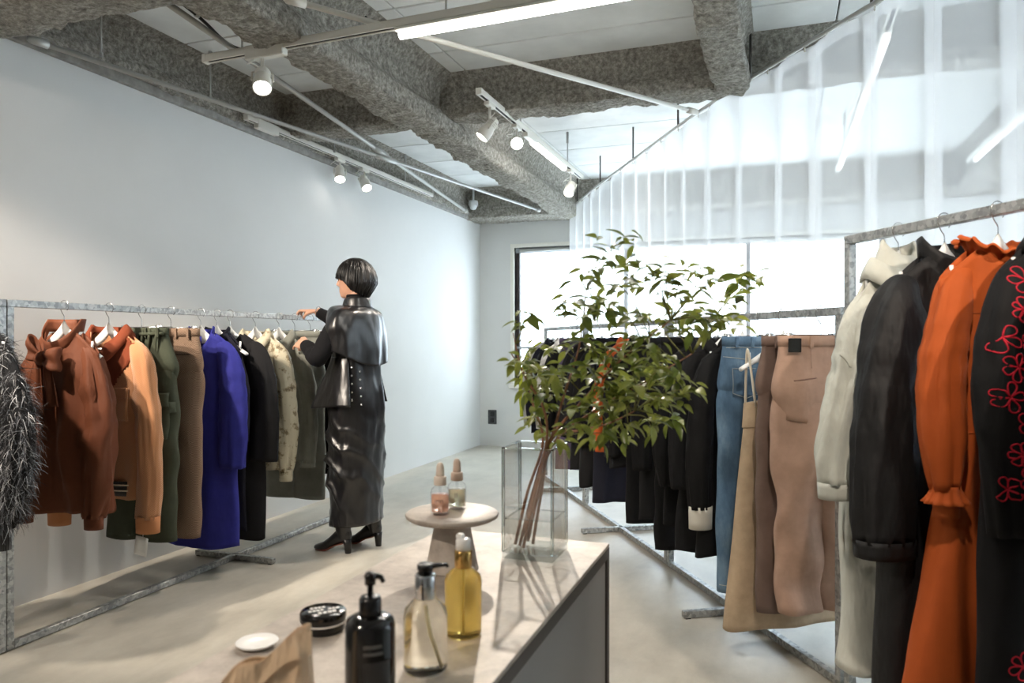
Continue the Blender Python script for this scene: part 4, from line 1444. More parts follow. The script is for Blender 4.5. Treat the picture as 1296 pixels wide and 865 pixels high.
dark_top(1.36, 'black knit cardigan dress at the end of the jeans rack', F_BLACK2, L=.95, sl=.6, seed=128, name='cardigan', cat='cardigan', collar=None)
s_ = 1.64
t, pr = trousers('black straight trousers seen behind the leafy branches', rail_right(s_), RROT, GR, F_BLACK, .17, .195, 1.05, .12, .12, .045, 131, .008)
clip_hanger('clip hanger holding the black straight trousers', rail_right(s_), RROT, HR_, .14)
dark_top(1.82, 'black wool jacket on the rack behind the plant', F_BLACK2, L=.75, sl=.6, seed=133, name='jacket', cat='jacket')
t, pr = dark_top(2.02, 'burnt orange blouse with frilled cuffs between black clothes', OR, L=.66, sl=.56, seed=135, name='frilled_blouse', cat='blouse', W=.20, r=(.062, .06, .055, .04), cuff=OR)
s_ = 2.22
t = garment('long_skirt', 'dark navy long straight skirt behind the glass vase', 'skirt', rail_right(s_), RROT, GR)
mk('skirt_panel', skirt_shell(.17, .20, 1.06, .045, .06, -.092, 137), F_NAVY, t, solid=.003)
mk('waistband', loft([[Vector((.173 * spow(math.cos(2 * math.pi * i / 48), .75), .048 * spow(math.sin(2 * math.pi * i / 48), .8), -.088 - .018 * j)) for i in range(48)] for j in range(3)]), F_NAVY, t, solid=.004)
clip_hanger('clip hanger holding the navy long skirt', rail_right(s_), RROT, HR_, .15)
dark_top(2.42, 'black long cardigan coat beside the navy skirt', F_BLACK, L=.98, sl=.62, seed=139, collar=None)
dark_top(2.62, 'charcoal wool coat on the rack behind the plant', F_BLACK2, L=.90, sl=.62, seed=141)
dark_top(2.82, 'black cotton shirt at the end of the middle rack', F_BLACK3, L=.7, sl=.6, seed=143, name='shirt', cat='shirt')
s_ = 3.14
t = garment('long_skirt', 'muted purple long skirt on the rack by the window', 'skirt', rail_right(s_), RROT, GR)
PUR = fabric('muted_purple_wool', srgb(84, 74, 98), .9)
mk('skirt_panel', skirt_shell(.16, .20, 1.0, .045, .06, -.092, 145), PUR, t, solid=.003)
mk('waistband', loft([[Vector((.163 * spow(math.cos(2 * math.pi * i / 48), .75), .048 * spow(math.sin(2 * math.pi * i / 48), .8), -.088 - .018 * j)) for i in range(48)] for j in range(3)]), PUR, t, solid=.004)
clip_hanger('clip hanger holding the purple skirt', rail_right(s_), RROT, HR_, .15)
dark_top(3.30, 'black short jacket beside the purple skirt', F_BLACK, L=.72, sl=.6, seed=147, name='jacket', cat='jacket')
dark_top(3.46, 'white and black abstract print blouse by the window', mat_print('ink_print', srgb(215, 212, 208), srgb(24, 24, 28), srgb(90, 88, 90)), L=.85, sl=.62, seed=149, name='printed_blouse', cat='blouse')
dark_top(3.62, 'black thin sweater on the rack by the window', F_BLACK3, L=.70, sl=.6, seed=151, name='sweater', cat='sweater', collar=None)
dark_top(3.78, 'dark navy jacket on the rack by the window', F_NAVY, L=.78, sl=.62, seed=153, name='jacket', cat='jacket')
dark_top(3.92, 'pale grey knit top near the end of the rack', fabric('pale_grey_knit', srgb(165, 165, 160), .9), L=.74, sl=.62, seed=155, name='knit_top', cat='top', collar=None)
dark_top(4.06, 'lime yellow knit top at the window end of the rack', fabric('lime_knit', srgb(168, 176, 60), .9), L=.66, sl=.58, seed=157, name='knit_top', cat='top', collar=None)

# ------------------------------------------------------------------ display table
TX0, TX1, TY0, TY1, TZ = -.898, -.416, .12, 1.92, .72
tb = thing('display_table', 'low stone topped display table with dark steel frame', 'table', ((TX0 + TX1) / 2, (TY0 + TY1) / 2, 0))
hx, hy = (TX1 - TX0) / 2, (TY1 - TY0) / 2
mk('table_top', box(-hx, hx, -hy, hy, TZ - .010, TZ, .0015), M_STONE, tb, False)
mk('top_frame', join(box(-hx, hx, -hy, -hy + .025, TZ - .035, TZ - .0102), box(-hx, hx, hy - .025, hy, TZ - .035, TZ - .0102), box(-hx, -hx + .025, -hy + .025, hy - .025, TZ - .035, TZ - .0102), box(hx - .025, hx, -hy + .025, hy - .025, TZ - .035, TZ - .0102)), M_DARK_METAL, tb, False)
for sx in (-1, 1):
    for sy in (-1, 1):
        mk('leg', box(sx * hx - .025 * (sx > 0), sx * hx + .025 * (sx < 0), sy * hy - .025 * (sy > 0), sy * hy + .025 * (sy < 0), 0, TZ - .0352, .001), M_DARK_METAL, tb, False)
M_PANEL = plain('grey_laminate', srgb(150, 147, 143), .6)
for sx in (-1, 1):
    mk('side_panel', box(sx * (hx - .012) - .006, sx * (hx - .012) + .006, -hy + .0252, hy - .0252, .03, TZ - .0355), M_PANEL, tb, False)
for sy in (-1, 1):
    mk('end_panel', box(-hx + .0252, hx - .0252, sy * (hy - .012) - .006, sy * (hy - .012) + .006, .03, TZ - .0355), M_PANEL, tb, False)

# pedestal stand
st = thing('pedestal_stand', 'round grey stone pedestal plate on the display table', 'cake stand', (-.716, 1.585, TZ))
mk('pedestal', lathe([(.062, 0), (.061, .004), (.040, .112), (.040, .114)], 40), M_STONE, st)
mk('plate', lathe([(.045, .114), (.098, .117), (.107, .122), (.109, .128), (.106, .131), (.02, .131)], 64), M_STONE, st)

def dropper(label, x, y, z, tint, capcol, text):
    t = thing('dropper_bottle', label, 'bottle', (x, y, z), R(18), 'dropper bottles on the stone stand')
    t.scale = (1.28, 1.28, 1.22)
    mk('glass_body', lathe([(.014, .0), (.0165, .002), (.0172, .006), (.0172, .042), (.0155, .048), (.009, .053), (.0085, .058)], 32), clear_glass('bottle_glass_clear', (.97, .97, .97, 1)), t)
    lq = mk('liquid', lathe([(.012, .005), (.0155, .006), (.0155, .038)], 32), tint, t)
    mk('cap_ring', lathe([(.0105, .055), (.0115, .056), (.0112, .070), (.0095, .072)], 28), capcol, t)
    mk('rubber_bulb', lathe([(.0075, .071), (.0075, .078), (.0068, .09), (.005, .096), (.002, .098)], 24), capcol, t)
    mk('pipette', tube([(0, 0, .012), (0, 0, .056)], .0022, 8), clear_glass('bottle_glass_clear'), t)
    if text:
        cu = bpy.data.curves.new('print', 'FONT'); cu.body = text; cu.size = .014; cu.align_x = 'CENTER'; cu.extrude = .0001
        o = bpy.data.objects.new('printed_mark', cu); COL.objects.link(o); o.parent = t
        cu.materials.append(plain('label_grey', srgb(96, 84, 80), .6))
        bpy.context.view_layer.update()
        me = bpy.data.meshes.new_from_object(o.evaluated_get(bpy.context.evaluated_depsgraph_get()))
        bpy.data.objects.remove(o)
        o = mesh_obj('printed_mark', me, t, (0, -.0176, .024), (R(90), 0, 0))
    return t
M_PEACH = solid_glass('peach_serum', srgb(250, 205, 180), 1.3, trans=.6)
M_PALE = solid_glass('pale_serum', srgb(245, 240, 214), 1.3, trans=.7)
M_CREAM = plain('cream_dropper', srgb(232, 216, 200), .5)
M_BEIGE = plain('beige_dropper', srgb(212, 190, 172), .5)
dropper('small glass dropper bottle of peach serum with cream cap', -.735, 1.560, TZ + .131, M_PEACH, M_CREAM, 'inn')
dropper('small glass dropper bottle of pale serum with beige cap', -.722, 1.626, TZ + .131, M_PALE, M_BEIGE, 'II')

def pump(t, z, mat, aim, r=.006, L=.042):
    """pump neck, head and spout; aim = heading of the spout"""
    d = Vector((math.cos(aim), math.sin(aim), 0))
    mk('pump_stem', lathe([(r * .8, z), (r * .8, z + .016), (r * 1.5, z + .017), (r * 1.6, z + .030), (r * 1.2, z + .034)], 20), mat, t)
    mk('spout', tube([Vector((0, 0, z + .027)), d * (L * .6) + Vector((0, 0, z + .028)), d * L + Vector((0, 0, z + .025)), d * (L + .003) + Vector((0, 0, z + .018))], [.0055, .0045, .0038, .0034], 10), mat, t)

CAMDIR = R(19.7)
# yellow oil bottle
t = thing('oil_bottle', 'glass bottle of yellow oil with gold collar and white cap', 'bottle', (-.536, 1.235, TZ))
mk('glass_body', lathe([(.024, 0), (.031, .0015), (.0335, .006), (.0335, .098), (.031, .108), (.021, .117), (.014, .121), (.0135, .124)], 48), solid_glass('yellow_oil_glass', srgb(255, 224, 124), 1.36, trans=.82), t)
mk('inner_tube', tube([(0, 0, .006), (0, 0, .12)], .0018, 8), plain('dip_tube', srgb(240, 225, 180), .4), t)
mk('gold_collar', lathe([(.0152, .122), (.0158, .123), (.0158, .151), (.0148, .153)], 36), plain('gold_metal', srgb(214, 172, 104), .22, 1.0), t)
mk('white_cap', lathe([(.0135, .152), (.0135, .170), (.012, .173), (.006, .174)], 32), plain('white_cap', srgb(240, 238, 234), .35), t)
mk('nozzle', box(-.013, .002, -.006, .006, .172, .182, .003), plain('white_cap', srgb(240, 238, 234), .35), t, False)
# clear pump bottle
t = thing('pump_bottle', 'clear glass pump bottle with silver collar and black pump', 'bottle', (-.535, 1.080, TZ), CAMDIR)
mk('glass_body', lathe([(.026, 0), (.033, .002), (.0355, .007), (.0355, .090), (.033, .101), (.022, .112), (.0155, .116), (.015, .12)], 48), solid_glass('clear_soap_glass', srgb(252, 248, 234), 1.34, trans=.92), t)
mk('inner_tube', tube([(0, 0, .10), (.006, 0, .06), (.020, 0, .008)], .0025, 8), plain('dip_tube', srgb(240, 225, 180), .4), t)
mk('silver_collar', lathe([(.0162, .117), (.0168, .118), (.0168, .153), (.0155, .155)], 36), plain('silver_metal', srgb(205, 205, 205), .12, 1.0), t)
mk('pump_base', lathe([(.012, .154), (.012, .162), (.0135, .163), (.0135, .170), (.011, .172)], 28), M_BLACKP, t)
mk('spout', tube([(0, 0, .167), (.02, 0, .169), (.034, 0, .170), (.036, 0, .166)], [.005, .004, .0032, .003], 10), M_BLACKP, t)
# black pump bottle
t = thing('pump_bottle', 'glossy black pump bottle with faint grey label', 'bottle', (-.548, .930, TZ), CAMDIR)
mk('bottle_body', lathe([(.030, 0), (.035, .003), (.0355, .008), (.0355, .125), (.033, .134), (.024, .139), (.015, .141)], 48), plain('gloss_black', srgb(12, 11, 11), .12, spec=.6), t)
mk('pump_collar', lathe([(.0155, .138), (.0158, .139), (.0158, .162), (.0135, .166), (.006, .168)], 32), M_BLACKP, t)
pump(t, .166, M_BLACKP, R(25), .0052, .016)
lab = []
def arc_patch(a0, a1, z0, z1, r):
    return grid(lambda u, v: (r * math.cos(lerp(a0, a1, u)), r * math.sin(lerp(a0, a1, u)), lerp(z0, z1, v)), 14, 2)
mk('label', arc_patch(R(-95), R(-30), .02, .085, .0358), plain('dark_label', srgb(44, 42, 40), .5), t)
for z_, w_ in ((.104, 42), (.094, 46)):
    mk('printed_line', arc_patch(R(-95), R(-95 + w_), z_, z_ + .005, .0358), plain('faint_print', srgb(88, 86, 82), .5), t)
# black tin with white writing
t = thing('balm_tin', 'round black tin with white lettering on its lid', 'tin', (-.787, 1.168, TZ), CAMDIR + R(28))
mk('tin_base', lathe([(.036, 0), (.0385, .002), (.040, .016)], 48), plain('black_tin', srgb(22, 20, 19), .35), t)
mk('rim', lathe([(.0405, .0155), (.0425, .016), (.0425, .0185), (.0405, .019)], 48), plain('white_rim', srgb(238, 232, 226), .4), t)
ld_ = mk('lid', lathe([(.0415, .019), (.0418, .020), (.0418, .033), (.040, .0355), (.02, .0357)], 48), plain('gloss_black', srgb(12, 11, 11), .12), t)
for txt, yy, sz, xx in (('HAND', .016, .010, -.020), ('BALM FOR', .002, .010, -.026), ('BODY', -.013, .012, -.012)):
    # three blurred lines of white print
    mk('printed_line', join(*[box(xx + k * sz * .72, xx + k * sz * .72 + sz * .55, yy - sz * .4, yy + sz * .4, .0357, .0361) for k, ch in enumerate(txt) if ch != ' ']), plain('white_print', srgb(225, 222, 218), .6), ld_, False)
# white dish
t = thing('white_dish', 'small flat white dish partly behind the paper bag', 'dish', (-.852, 1.065, TZ))
mk('dish', lathe([(.020, 0), (.030, .004), (.036, .009), (.035, .010), (.02, .006)], 40), plain('white_ceramic', srgb(245, 244, 242), .3), t)
# paper bag
M_KRAFT = fabric('kraft_paper', srgb(224, 194, 160), .8, wrinkle=.9, sheen=0, wscale=22, var=.1)
t = thing('paper_bag', 'crumpled brown kraft paper bag at the table end', 'paper bag', (-.632, .812, TZ), R(33))
def bag(front):
    def fn(u, v):
        w = lerp(.062, .054, v)
        x = lerp(-w, w, u)
        top = .150 - .058 * (1 - u) + .006 * math.sin(u * 9)
        d = .034 * math.sin(u * math.pi) ** .35 * (1 - .75 * v)
        y = (-d if front else d) + .006 * nz(u * 5, v * 4, 2 if front else 7) * (1 if 0 < u < 1 else 0) + .012 * nz(u * 2.5, v * 3, 4) * v
        return (x, y, top * v)
    return grid(fn, 26, 24)
mk('bag_front', bag(True), M_KRAFT, t, False, solid=.0012)
mk('bag_back', bag(False), M_KRAFT, t, False, solid=.0012)
mk('folded_lip', grid(lambda u, v: (lerp(-.056, .056, u), -.012 - .006 * v + .006 * nz(u * 4, v, 3), .152 - .058 * (1 - u) - .028 * v + .004 * math.sin(u * 11)), 22, 4), M_KRAFT, t, False, solid=.0012)

# ------------------------------------------------------------------ vase and branches
VX, VY = -.570, 1.765
GLV = clear_glass('vase_glass', (.985, .99, .99, 1), 2.0)
GLE = solid_glass('thick_glass', srgb(240, 248, 246), 1.48)
t = thing('glass_vase', 'tall square clear glass vase with water on the table', 'vase', (VX, VY, TZ))
h_, a_, b_ = .268, .066, .059
e_ = .007
for bx in ((-b_, b_, -a_, -b_), (-b_, b_, b_, a_), (-a_, -b_, -b_, b_), (b_, a_, -b_, b_)):
    mk('glass_wall', box(bx[0], bx[1], bx[2], bx[3], .016, h_), GLV, t, False)
for sx in (-1, 1):
    for sy in (-1, 1):
        mk('glass_corner', box(sx * (a_ + b_) / 2 - e_ / 2, sx * (a_ + b_) / 2 + e_ / 2, sy * (a_ + b_) / 2 - e_ / 2, sy * (a_ + b_) / 2 + e_ / 2, .016, h_, .0015), GLE, t, False)
mk('glass_base', box(-a_, a_, -a_, a_, .0, .0155, .003), clear_glass('thick_base_glass', (.92, .95, .95, 1), 2.2), t, False)
mk('water', box(-b_ + .0005, b_ - .0005, -b_ + .0005, b_ - .0005, .0165, .097), clear_glass('water', (.97, .98, .975, 1), 1.5), t, False)
WL = solid_glass('water_edge', srgb(245, 250, 250), 1.33)
mk('water_line', join(box(-b_, b_, -b_, -b_ + .003, .0955, .0985), box(-b_, b_, b_ - .003, b_, .0955, .0985), box(-b_, -b_ + .003, -b_ + .003, b_ - .003, .0955, .0985), box(b_ - .003, b_, -b_ + .003, b_ - .003, .0955, .0985)), WL, t, False)
mk('rim_edge', join(box(-a_, a_, -a_, -b_, h_ + .0002, h_ + .004, .001), box(-a_, a_, b_, a_, h_ + .0002, h_ + .004, .001), box(-a_, -b_, -b_, b_, h_ + .0002, h_ + .004, .001), box(b_, a_, -b_, b_, h_ + .0002, h_ + .004, .001)), GLE, t, False)

CLUSTERS = [
    (0.243, -0.098, 0.757), (0.227, -0.151, 0.734), (0.249, -0.037, 0.691), (0.289, -0.110, 0.709), (0.213, -0.169, 0.689), (0.153, -0.070, 0.691), 
    (0.197, 0.133, 0.666), (0.177, 0.083, 0.624), (0.133, 0.054, 0.633), (0.336, -0.069, 0.685), (0.365, 0.055, 0.704), (0.410, -0.023, 0.687), 
    (0.438, -0.051, 0.666), (0.366, -0.100, 0.638), (0.328, -0.075, 0.658), (0.494, 0.242, 0.707), (0.514, 0.214, 0.690), (0.477, 0.192, 0.674), 
    (0.458, 0.184, 0.604), (0.437, -0.043, 0.587), (0.408, -0.011, 0.570), (0.380, 0.093, 0.611), (0.358, 0.123, 0.554), (0.325, 0.155, 0.594), 
    (0.295, 0.154, 0.564), (0.285, -0.136, 0.585), (0.218, 0.027, 0.591), (0.168, 0.033, 0.602), (0.145, -0.035, 0.581), (0.143, -0.154, 0.604), 
    (0.095, -0.065, 0.618), (0.043, -0.222, 0.582), (-0.015, 0.063, 0.514), (-0.027, 0.033, 0.484), (0.043, -0.056, 0.458), (0.025, -0.152, 0.443), 
    (0.026, 0.068, 0.392), (0.001, -0.063, 0.410), (0.009, 0.052, 0.362), (-0.006, 0.034, 0.313), (0.082, -0.056, 0.515), (0.135, -0.072, 0.534), 
    (0.164, 0.006, 0.515), (0.230, -0.032, 0.515), (0.297, -0.105, 0.516), (0.161, -0.102, 0.470), (0.167, 0.084, 0.454), (0.272, -0.157, 0.465), 
    (0.320, -0.138, 0.465), (0.335, 0.076, 0.437), (0.392, -0.028, 0.425), (0.098, -0.042, 0.439), (0.156, -0.043, 0.403), (0.218, -0.068, 0.406), 
    (0.231, 0.173, 0.379), (0.329, -0.081, 0.392), (0.356, 0.007, 0.404), (0.161, -0.139, 0.356), (0.171, 0.020, 0.360), (0.248, -0.081, 0.344), 
    (0.295, -0.036, 0.332), (0.320, 0.115, 0.337), (0.117, -0.112, 0.334), (0.069, -0.043, 0.296), (0.198, 0.128, 0.280), (0.202, -0.161, 0.325), 
    (0.108, -0.209, 0.464), (0.151, -0.133, 0.391), (0.254, 0.098, 0.425), (0.190, 0.021, 0.486), (0.335, -0.064, 0.498), (0.476, 0.021, 0.570), 
    (0.271, -0.108, 0.542), (0.061, -0.082, 0.422), (0.037, -0.241, 0.482), (0.138, 0.032, 0.505), (0.189, 0.122, 0.423), (0.272, 0.173, 0.340), 
    (0.172, 0.058, 0.327), ]
M_BARK = plain('brown_bark', srgb(140, 98, 72), .8, var=.25, vscale=40, bmp=.4, bscale=120)
M_TWIG = plain('olive_twig', srgb(112, 112, 58), .7, var=.2, vscale=40)
pl = thing('leafy_branches', 'bunch of leafy green branches standing in the glass vase', 'plant', (VX, VY, TZ))
rnd = random.Random(21)
# main stems: base in the vase, lean over the rim, end inside the crown
stems = [[(-.035, -.02, .022), (-.005, .0, .14), (.035, .01, .275), (.07, .02, .40), (.10, .05, .52), (.115, .06, .66)],
         [(-.045, .02, .022), (-.01, .01, .15), (.040, -.01, .285), (.12, -.02, .38), (.22, .0, .49), (.33, .02, .58)],
         [(-.03, .03, .022), (.0, .02, .14), (.045, .02, .28), (.16, .06, .37), (.26, .08, .43), (.37, .12, .50)],
         [(-.02, -.035, .022), (.005, -.02, .15), (.035, -.02, .28), (.04, -.06, .37), (.0, -.10, .46), (-.03, -.08, .55)],
         [(-.05, -.01, .022), (-.02, -.005, .15), (.02, .0, .28), (-.02, .05, .36), (-.05, .08, .43), (-.09, .07, .50)],
         [(-.01, .01, .022), (.015, .0, .15), (.045, -.005, .29), (.13, -.06, .32), (.20, -.08, .34), (.26, -.06, .37)]]
nodes = []
for sp_ in stems:
    P = catmull(sp_, 7)
    mk('main_stem', tube(P, [.0042, .0038, .0032, .0024, .0015], 8), M_BARK, pl)
    for p in P[14:]: nodes.append(p)
# leaf shape: pointed, folded along the midrib, drooping tip
def leaf_mesh(name, L, W_, fold, droop):
    n = 6
    V, F = [], []
    for j in range(n + 1):
        u = j / n
        w = W_ * (math.sin(min(1, u * 1.02) * math.pi) ** .75) * (1 - .35 * u) if 0 < u < 1 else .0006
        z = -droop * u * u
        V += [Vector((-w, L * u, z + fold * w)), Vector((0, L * u, z)), Vector((w, L * u, z + fold * w))]
    for j in range(n):
        a = j * 3
        F += [(a, a + 1, a + 4, a + 3), (a + 1, a + 2, a + 5, a + 4)]
    V2 = [v + Vector((0, -.012, 0)) for v in []]
    me = bpy.data.meshes.new(name)
    me.from_pydata([tuple(v) for v in V], [], F)
    me.polygons.foreach_set('use_smooth', [True] * len(me.polygons))
    me.materials.append(M_LEAF)
    return me
LEAVES = [leaf_mesh('leaf_blade', .050, .0118, .5, .010), leaf_mesh('leaf_blade', .043, .0108, .35, .014), leaf_mesh('leaf_blade', .037, .0105, .6, .006), leaf_mesh('leaf_blade', .056, .0150, .4, .018)]
leaf_specs = []
# fill the dense lower crown between the outer shoots
for _k in range(46):
    q0, q1 = rnd.choice(CLUSTERS), rnd.choice(CLUSTERS)
    m_ = Vector(q0).lerp(Vector(q1), rnd.uniform(.3, .7)) + Vector((rnd.gauss(0, .02), rnd.gauss(0, .03), rnd.gauss(0, .02)))
    if m_.z < .47 and m_.z > .26: CLUSTERS.append(tuple(m_))
for c in CLUSTERS:
    c = Vector(c)
    best = min(nodes, key=lambda p: (p - c).length + (.25 if p.z > c.z + .03 else 0))
    mid = best.lerp(c, .5) + Vector((rnd.uniform(-.015, .015), rnd.uniform(-.015, .015), .012))
    P = catmull([best, mid, c], 5)
    mk('twig', tube(P, [.0019, .0014, .0010], 6), M_TWIG, pl)
    d0 = (c - mid).normalized()
    for g, k in ((c, rnd.randint(6, 8)), (mid.lerp(c, .45), rnd.randint(2, 4))):
        for i in range(k):
            a = 2 * math.pi * i / k + rnd.uniform(-.4, .4)
            el = rnd.uniform(-.75, .45)
            d = Vector((math.cos(a) * math.cos(el), math.sin(a) * math.cos(el), math.sin(el))) + d0 * .45
            leaf_specs.append((g + d * .004 + Vector((rnd.gauss(0, .010), rnd.gauss(0, .010), rnd.gauss(0, .010))), d.normalized(), rnd.uniform(.60, 1.05), rnd.choice(LEAVES), rnd.uniform(-.7, .7)))
def leaf_matrix(p, d, s, roll):
    yv = d
    xv = yv.cross(Vector((0, 0, 1)))
    xv = xv.normalized() if xv.length > 1e-4 else Vector((1, 0, 0))
    zv = xv.cross(yv)
    m = Matrix((xv, yv, zv)).transposed() @ Matrix.Rotation(roll, 3, 'Y')
    return Matrix.Translation(p) @ m.to_4x4() @ Matrix.Scale(s, 4)
leaf_specs.sort(key=lambda q: -q[2] * q[3].vertices[-2].co.y)
for p, d, s, me, roll in leaf_specs[:300]:
    o = mesh_obj('leaf', me, pl)
    o.matrix_local = leaf_matrix(p, d, s, roll)
V, F = [], []
for p, d, s, me, roll in leaf_specs[300:]:
    m = leaf_matrix(p, d, s, roll)
    n0 = len(V)
    V += [m @ v.co for v in me.vertices]
    F += [tuple(i + n0 for i in q.vertices) for q in me.polygons]
lo_ = mk('small_leaves', (V, F), M_LEAF, pl)
lo_['kind'] = 'stuff'

# ------------------------------------------------------------------ the woman (local: +y forward, +x her right)
WX_, WY_ = -2.39, 3.90
wm = thing('person', 'person in black leather cape coat browsing the clothes rack', 'person', (WX_, WY_, 0), R(90))
def ell_ring(cx, cy, z, rx, ry, n=32, e=1.0, tilt=0.0):
    return [Vector((cx + rx * spow(math.cos(2 * math.pi * k / n), e), cy + ry * spow(math.sin(2 * math.pi * k / n), e), z + tilt * math.sin(2 * math.pi * k / n))) for k in range(n)]
def body_parts():
    out = []
    torso = [(.50, .10, .09), (.80, .125, .10), (.94, .165, .115), (1.02, .165, .11), (1.12, .125, .092), (1.22, .140, .10), (1.32, .160, .105), (1.40, .155, .085), (1.435, .10, .065), (1.455, .055, .055), (1.53, .048, .052), (1.56, .046, .05)]
    out.append(loft([ell_ring(0, lerp(0, .005, z), z, a, b, 28) for z, a, b in torso if z >= .9], True, True, True))
    # head: chin to crown; front and back depths differ
    H_ = [(1.512, .020, .075, -.01), (1.522, .036, .088, .02), (1.545, .050, .092, .045), (1.57, .060, .092, .065), (1.60, .068, .094, .080), (1.63, .073, .097, .092), (1.66, .075, .099, .098), (1.69, .071, .094, .094), (1.715, .058, .076, .078), (1.732, .035, .045, .048), (1.738, .012, .015, .016)]
    rings = []
    for z, w, f, b in H_:
        r = []
        for k in range(32):
            a = 2 * math.pi * k / 32
            s = math.sin(a)
            r.append(Vector((w * math.cos(a), .022 + (f if s > 0 else b) * s, z)))
        rings.append(r)
    out.append(loft(rings, True, True, True))
    # nose, lips, brow, ears
    out.append(tube([(0, .112, 1.640), (0, .124, 1.615), (0, .133, 1.598), (0, .118, 1.588)], [.009, .010, .013, .009], 10))
    out.append(tube([(-.022, .104, 1.563), (0, .116, 1.566), (.022, .104, 1.563)], [.005, .0085, .005], 8))
    out.append(tube([(-.020, .104, 1.552), (0, .114, 1.551), (.020, .104, 1.552)], [.005, .0085, .005], 8))
    out.append(tube([(-.05, .093, 1.642), (-.02, .113, 1.648), (.02, .113, 1.648), (.05, .093, 1.642)], .008, 8))
    for s in (-1, 1):
        out.append(tube([(s * .071, .018, 1.592), (s * .079, .008, 1.612), (s * .081, -.002, 1.632), (s * .076, .006, 1.648)], [.007, .010, .012, .008], 8))
    # legs
    for s, fy in ((-1, .045), (1, -.045)):
        out.append(tube(catmull([(s * .085, 0, .96), (s * .09, .02 + fy * .4, .72), (s * .095, .03 + fy * .7, .50), (s * .10, fy, .30), (s * .10, fy - .01, .10)], 5), [.090, .078, .055, .052, .035], 14))
    return out
def arm(sh, el, wr):
    return tube(catmull([sh, Vector(sh).lerp(Vector(el), .5) + Vector((0, 0, .004)), el, Vector(el).lerp(Vector(wr), .45), wr], 6), [.036, .042, .039, .037, .026], 14)
SHR, ELR, WRR = (.165, .0, 1.405), (.285, .235, 1.325), (.252, .455, 1.450)
SHL, ELL, WRL = (-.165, .0, 1.405), (-.265, .09, 1.165), (-.165, .255, 1.232)
def hand(wr, kn, across, fingers, thumb):
    """wrist, middle knuckle, direction across the knuckles, finger joint offsets"""
    wr, kn, ac = Vector(wr), Vector(kn), Vector(across).normalized()
    out = []
    for k in range(5):
        o = ac * ((k - 2) * .0165)
        out.append(tube([wr + o * .55, wr.lerp(kn, .5) + o * .85, kn + o], [.014, .0125, .0105], 8))
    for k, ln in enumerate((.90, 1.0, .95, .78)):
        o = ac * ((k - 1.5) * .0205)
        P = [kn.lerp(wr, .15) + o] + [kn + o * (1 + .06 * j) + Vector(f) * ln for j, f in enumerate(fingers)]
        out.append(tube(catmull(P, 4), [.0095, .0092, .0085, .0078, .0065], 8))
    out.append(tube(catmull([Vector(p) for p in thumb], 4), [.013, .0115, .0100, .0075], 8))
    return out
hr = hand(WRR, (.245, .527, 1.452), (1, -.1, .05), [(0, .030, .002), (0, .052, -.012), (0, .058, -.034)], [(.228, .472, 1.446), (.205, .500, 1.432), (.207, .522, 1.410), (.212, .532, 1.392)])
hl = hand(WRL, (-.118, .318, 1.246), (.45, -.45, .75), [(.020, .030, .0), (.036, .050, -.008), (.046, .060, -.020)], [(-.140, .290, 1.222), (-.118, .322, 1.205), (-.094, .345, 1.203), (-.080, .356, 1.206)])
raw = join(*(body_parts() + [arm(SHR, ELR, WRR), arm(SHL, ELL, WRL)] + hr + hl))
tmp = mk('body', raw, None, None)
rm = tmp.modifiers.new('merge', 'REMESH'); rm.mode = 'VOXEL'; rm.voxel_size = .0042; rm.use_smooth_shade = True
sm_ = tmp.modifiers.new('soften', 'SMOOTH'); sm_.factor = .5; sm_.iterations = 3
bpy.context.view_layer.update()
me = bpy.data.meshes.new_from_object(tmp.evaluated_get(bpy.context.evaluated_depsgraph_get()))
bpy.data.objects.remove(tmp)
me.name = 'body'
me.materials.clear(); me.materials.append(plain('skin', srgb(206, 158, 132), .5, var=.06, vscale=30))
bo = mesh_obj('body', me, wm)
# eyes
for s in (-1, 1):
    e = mk('eye', xf(lathe([(.001, -.011), (.008, -.007), (.011, 0), (.008, .007), (.001, .011)], 14), (s * .031, .099, 1.622)), plain('eye_dark', srgb(40, 32, 28), .15), wm)
# hair: a smooth bob cut
def hair_pt(a, t):
    # a: 0 = front (+y); t: 0 crown .. 1 lower edge
    c, s = math.cos(a), math.sin(a)
    ab = abs(math.atan2(s, c)) / math.pi       # 0 front .. 1 back
    zlow = interp([(0, 1.632), (.22, 1.630), (.38, 1.622), (.48, 1.598), (.58, 1.555), (1, 1.508)], ab)
    ztop = 1.752
    ph = t * 1.0
    z = lerp(ztop, zlow, ph ** 1.25 if t < 1 else 1)
    u = (ztop - z) / (ztop - 1.60)
    rr = math.sqrt(max(0, 1 - (1 - min(1, u)) ** 2.0)) ** .92
    tuck = smooth((1.60 - z) / .08)
    rx = .103 * rr * (1 - .24 * tuck)
    ry = (.120 if c > 0 else .134) * rr * (1 - .36 * tuck)
    g = .0010 * math.sin(a * 34 + 3 * nz(a * 3, t, 1)) * rr + .004 * nz(a * 6, t * 2, 5) * rr
    return Vector(((rx + g) * s, .012 + (ry + g) * c, z))
n = 120
rings = [[hair_pt(2 * math.pi * k / n, .03 + .97 * j / 22) for k in range(n)] for j in range(23)]
M_HAIR, nt, bs = new_mat('black_hair')
bs.inputs['Base Color'].default_value = srgb(12, 11, 11); bs.inputs['Roughness'].default_value = .42; bs.inputs['Specular IOR Level'].default_value = .45
bump(nt, bs, add_noise(nt, coords(nt, 'Object', (1, 1, .05)), 260, 3), .35, .004)
ho = mk('hair', loft(rings, True, True, False), M_HAIR, wm, solid=.008)
ho.data.name = 'hair'
locks = []
rh = random.Random(2)
